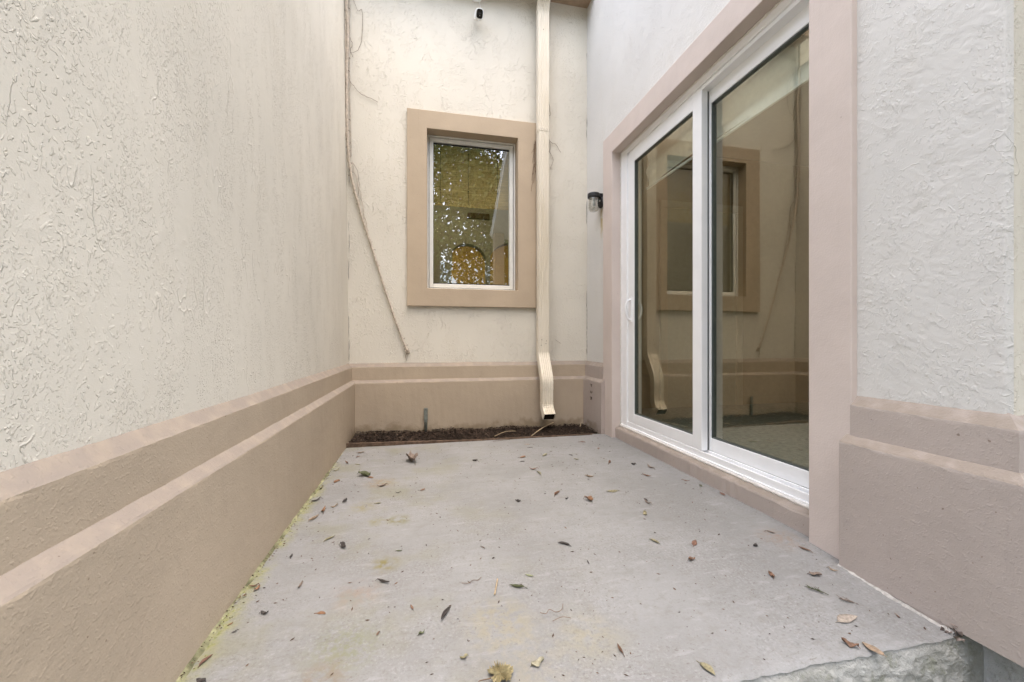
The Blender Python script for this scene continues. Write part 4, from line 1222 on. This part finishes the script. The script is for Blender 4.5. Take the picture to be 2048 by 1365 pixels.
room('living_room', 1.745, 5.4, .985, 3.70, .10, 2.75, 'w', M['room_wall'], M['carpet'], M['ceiling'])
room('hall', -2.2, 4.2, 3.845, 8.6, .05, 3.1, 's', M['ochre'], M['carpet'], M['ceiling'])
# plaster around the inner side of the window and door openings
o = MB().box(-2.2, TX0 + .08, 3.841, 3.85, .05, 3.1).box(TX1 - .08, 4.2, 3.841, 3.85, .05, 3.1).box(TX0 + .08, TX1 - .08, 3.841, 3.85, .05, TZ0 + .08).box(TX0 + .08, TX1 - .08, 3.841, 3.85, TZ1 - .08, 3.1).build('hall_wall', M['ochre']); tag(o, kind='structure')
# arched partition
V = []; F = []; y0, y1 = 6.0, 6.18
xs_ = sorted(set([round(-2.2 + .1 * k, 3) for k in range(65)] + [round(.40 + .03 * k, 3) for k in range(60)]))
def arch(x):
    for c, hw, sp, rise in ((.62, .30, 1.95, .29), (1.31, .37, 1.93, .36)):
        if abs(x - c) < hw: return sp + rise * math.sqrt(1 - ((x - c) / hw) ** 2)
    return .05
for x in xs_:
    h = arch(x); V += [(x, y0, h), (x, y0, 3.1), (x, y1, h)]
for k in range(len(xs_) - 1):
    a = k * 3
    F += [(a, a + 3, a + 4, a + 1), (a, a + 2, a + 5, a + 3)]
o = mesh('partition_wall', V, F, M['room_grey']); tag(o, kind='structure')
o = MB().box(.62, .95, 5.975, 5.998, 2.62, 2.70).build('ceiling_vent', M['cord'], None, org=(.8, 5.98, 2.62)); tag(o, 'dark slotted vent on the wall above the arches, seen through the window', 'vent')
cab = thing('cabinet', 'dark panelled wooden cabinet behind the right arch, seen through the window', 'cabinet', (1.7, 7.2, .05))
MB().box(1.30, 2.2, 7.2, 7.6, .05, 1.62).build('body', M['wood'], cab, bevel=.01)
for k in range(2): MB().box(1.34 + .43 * k, 1.74 + .43 * k, 7.17, 7.199, .12, 1.55).build('door', M['wood'], cab, bevel=.012)
# lit lamps indoors; hall-front and door-room ones are unseen, added to light the rooms
for (x, y, z, lab) in ((.35, 4.9, 3.095, 'round ceiling light added in front of the arches to light the hall, hidden high behind the woven shade'), (.2, 7.4, 3.095, 'lit round ceiling light beyond the arches'), (1.7, 7.0, 3.095, 'lit round ceiling light beyond the right arch'),
                       (2.7, 1.55, 2.745, 'unseen round ceiling light added to light the room behind the sliding door')):
    t = thing('ceiling_light', lab, 'lamp', (x, y, z), 'lit ceiling lights indoors, two of them added')
    MB().ring([(.11, 0), (.11, -.014), (.085, -.016)], (x, y, z), 24).build('rim', M['vinyl'], t)
    MB().ring([(.083, 0), (.083, -.003)], (x, y, z - .0165), 24).build('diffuser', M['bulb_dim'] if x > 2.5 else M['bulb'], t)

# woven shade behind the small window
sh = thing('roman_shade', 'woven brown-gold roman shade half lowered behind the window glass', 'shade', (.43, 3.79, 2.06))
q = random.Random(6)
def fabric(x0, x1, z0, z1, y, nx_, nz_, amp, seed, f=3.0):
    A_, B_ = np.meshgrid(np.linspace(x0, x1, nx_), np.linspace(z0, z1, nz_), indexing='ij')
    return np.stack([A_, y + amp * perlin(A_ * f, B_ * f, seed), B_], -1)
for (z0, z1, y) in ((2.15, 2.70, 3.795), (2.05, 2.24, 3.783)):
    grid_mesh('woven_panel', fabric(-.02, .86, z0, z1, y, 30, 20, .006, 3), np.ones((29, 19), bool), M['weave'], sh)
for x in (.14, .40, .68):
    MB().tube([(x, 3.776, 2.07), (x, 3.786, 2.4), (x, 3.788, 2.68)], .0018, 5).build('cord', M['cord'], sh)
    for z in (2.20, 2.55): MB().ring([(.007, 0), (.007, -.004)], (x, 3.782, z), 10, 'y').build('ring', M['cord'], sh)

# white fabric shade at the head of the door
ws = thing('roman_shade', 'white draped fabric shade gathered at the head of the sliding door', 'shade', (1.76, 2.1, 2.03))
A_, B_ = np.meshgrid(np.linspace(1.02, 2.94, 120), np.linspace(0, 1, 30), indexing='ij')
zb = 2.035 + .012 * np.sin(A_ * 3.1) + .010 * perlin(A_ * 4, A_ * 0, 8)
Zs = zb + (2.45 - zb) * B_
Xs = 1.765 + .016 * np.sin(B_ * 15 + A_ * 2.2) * (1 - B_ * .5) + .010 * perlin(A_ * 3, B_ * 6, 9)
grid_mesh('fabric', np.stack([Xs, A_, Zs], -1), np.ones((119, 29), bool), M['sheer'], ws)
MB().box(1.752, 1.768, 1.02, 2.94, 2.018, 2.034).build('bottom_rail', M['sheer'], ws, bevel=.004)

# interior doorway seen through the far door leaf
dw = thing('interior_doorway', 'pale door casing on the inner wall seen through the far door leaf', 'doorway', (3.6, 3.68, .1))
MB().box(2.35, 2.43, 3.66, 3.695, .10, 2.15).box(3.25, 3.33, 3.66, 3.695, .10, 2.15).box(2.35, 3.33, 3.66, 3.695, 2.15, 2.23).build('casing', M['casing'], dw, bevel=.005)
MB().box(2.43, 3.25, 3.675, 3.69, .10, 2.15).build('door_leaf', M['room_grey'], dw)

# ------------------------------------------------------------------ tiled porch roof behind the camera, mirrored in the window
pr = thing('porch_roof', 'white tiled roof edge reflected in the right side of the small window', 'roof', (1.7, -2.0, -.46))
def rz(y): return 4.57 + .667 * (y + .47)
mb = MB()
for k in range(9):                                  # stepped rake tiles
    ya = -2.30 + k * .34; yb = ya + .37
    for j, off in enumerate((0, .075, .15)):
        V = []; n = 8
        for (y, r) in ((ya, .050), (yb, .040)):
            for i in range(n):
                a = math.pi * 2 * i / n; V.append((1.60 + off + r * math.cos(a), y, rz(y) + .03 * (1 if y == ya else 0) + r * math.sin(a)))
        mb.add(V, [(i, (i + 1) % n, n + (i + 1) % n, n + i) for i in range(n)] + [tuple(range(n)), tuple(range(n, 2 * n))])
mb.build('rake_tiles', M['white_tile'], pr)
for c_ in range(14):
    x = 1.86 + .16 * c_
    MB().tube([(x, -2.32, rz(-2.32) + .02), (x, .70, rz(.70) + .02)], .062, 8).build('tile_row', M['white_tile'], pr)
MB().add([(1.58, -2.2, rz(-2.2) - .04), (4.1, -2.2, rz(-2.2) - .04), (4.1, .75, rz(.75) - .04), (1.58, .75, rz(.75) - .04),
          (1.58, -2.2, rz(-2.2) - .16), (4.1, -2.2, rz(-2.2) - .16), (4.1, .75, rz(.75) - .16), (1.58, .75, rz(.75) - .16)],
         [(0, 1, 2, 3), (4, 5, 6, 7), (0, 1, 5, 4), (1, 2, 6, 5), (2, 3, 7, 6), (3, 0, 4, 7)]).build('roof_deck', M['white_tile'], pr)
for x in (1.72, 3.9): MB().box(x - .12, x + .12, -2.14, -1.9, -.46, rz(-2.14) - .13).build('post', M['trim'], pr, bevel=.01)

# ------------------------------------------------------------------ trees behind the camera (seen as reflections)
def tree(x, y, h, r, n, mat, lab, seed):
    q = random.Random(seed); t = thing('tree', lab, 'tree', (x, y, -.46), 'trees reflected in the window')
    mb = MB(); top = Vector((x + q.uniform(-.4, .4), y, h * .62))
    mb.tube(smooth_pts([(x, y, -.5), (x + q.uniform(-.2, .2), y, h * .25), tuple(top)], 5), [.22 - .13 * k / 10 for k in range(11)], 8)
    cl = []
    for k in range(40):
        a = q.uniform(0, 6.28); e = q.uniform(-.9, 1.1); d = r * q.uniform(.45, 1.0)
        c = Vector((x + d * math.cos(a) * math.cos(e), y + d * math.sin(a) * math.cos(e), h * .58 + d * math.sin(e) * 1.15 * .85)); cl.append((c, r * q.uniform(.22, .42)))
        if k % 2 == 0:
            b = Vector((x, y, h * q.uniform(.3, .55))); mb.tube([b, b.lerp(c, .5) + Vector((0, 0, .2)), c], [.07, .04, .012], 5)
    mb.build('trunk', M['bark'], t, smooth=True)
    cr = MB()
    for k in range(n):
        c, R_ = q.choice(cl); p = c + Vector((q.gauss(0, 1), q.gauss(0, 1), q.gauss(0, .8))) * R_ * .55
        L = q.uniform(.12, .26); d = Vector((q.uniform(-1, 1), q.uniform(-1, 1), q.uniform(-1.2, .3))).normalized(); s_ = d.orthogonal().normalized() * L * .28
        cr.v += [tuple(p), tuple(p + d * L * .5 + s_), tuple(p + d * L), tuple(p + d * L * .5 - s_)]; m_ = len(cr.v) - 4; cr.f.append((m_, m_ + 1, m_ + 2, m_ + 3))
    base = ORG[t.name]; me = bpy.data.meshes.new('crown'); me.from_pydata([(v[0] - base.x, v[1] - base.y, v[2] - base.z) for v in cr.v], [], cr.f); me.materials.append(mat); link('crown', me, t)
tree(-2.9, -8.0, 10.5, 3.6, 11000, M['foliage2'], 'light green tree mirrored at the left of the window', 1)
tree(.3, -10.5, 12.0, 4.2, 11000, M['foliage2'], 'tallest pale green tree, mirrored in the middle of the window', 2)
tree(4.2, -12.5, 12.0, 4.2, 14000, M['foliage'], 'dark tree behind the tiled porch, mirrored at the right of the window', 3)
tree(-7.0, -10.0, 9.0, 3.2, 9000, M['foliage'], 'broad dark tree far left of the mirrored garden', 4)
q = random.Random(14); cr = MB()
for k in range(15000):
    p = Vector((q.uniform(-14, 14), q.gauss(-17, .8), q.uniform(-.4, 7.5) * q.uniform(.7, 1.0))); L = q.uniform(.15, .32)
    d = Vector((q.uniform(-1, 1), q.uniform(-1, 1), q.uniform(-1, .6))).normalized(); s_ = d.orthogonal().normalized() * L * .35
    cr.v += [tuple(p), tuple(p + d * L * .5 + s_), tuple(p + d * L), tuple(p + d * L * .5 - s_)]; m_ = len(cr.v) - 4; cr.f.append((m_, m_ + 1, m_ + 2, m_ + 3))
me = bpy.data.meshes.new('hedge'); me.from_pydata(cr.v, [], cr.f); me.materials.append(M['foliage2']); o = link('hedge', me)
tag(o, 'mass of green garden shrubs far behind, seen only as a reflection', 'hedge', kind='stuff')
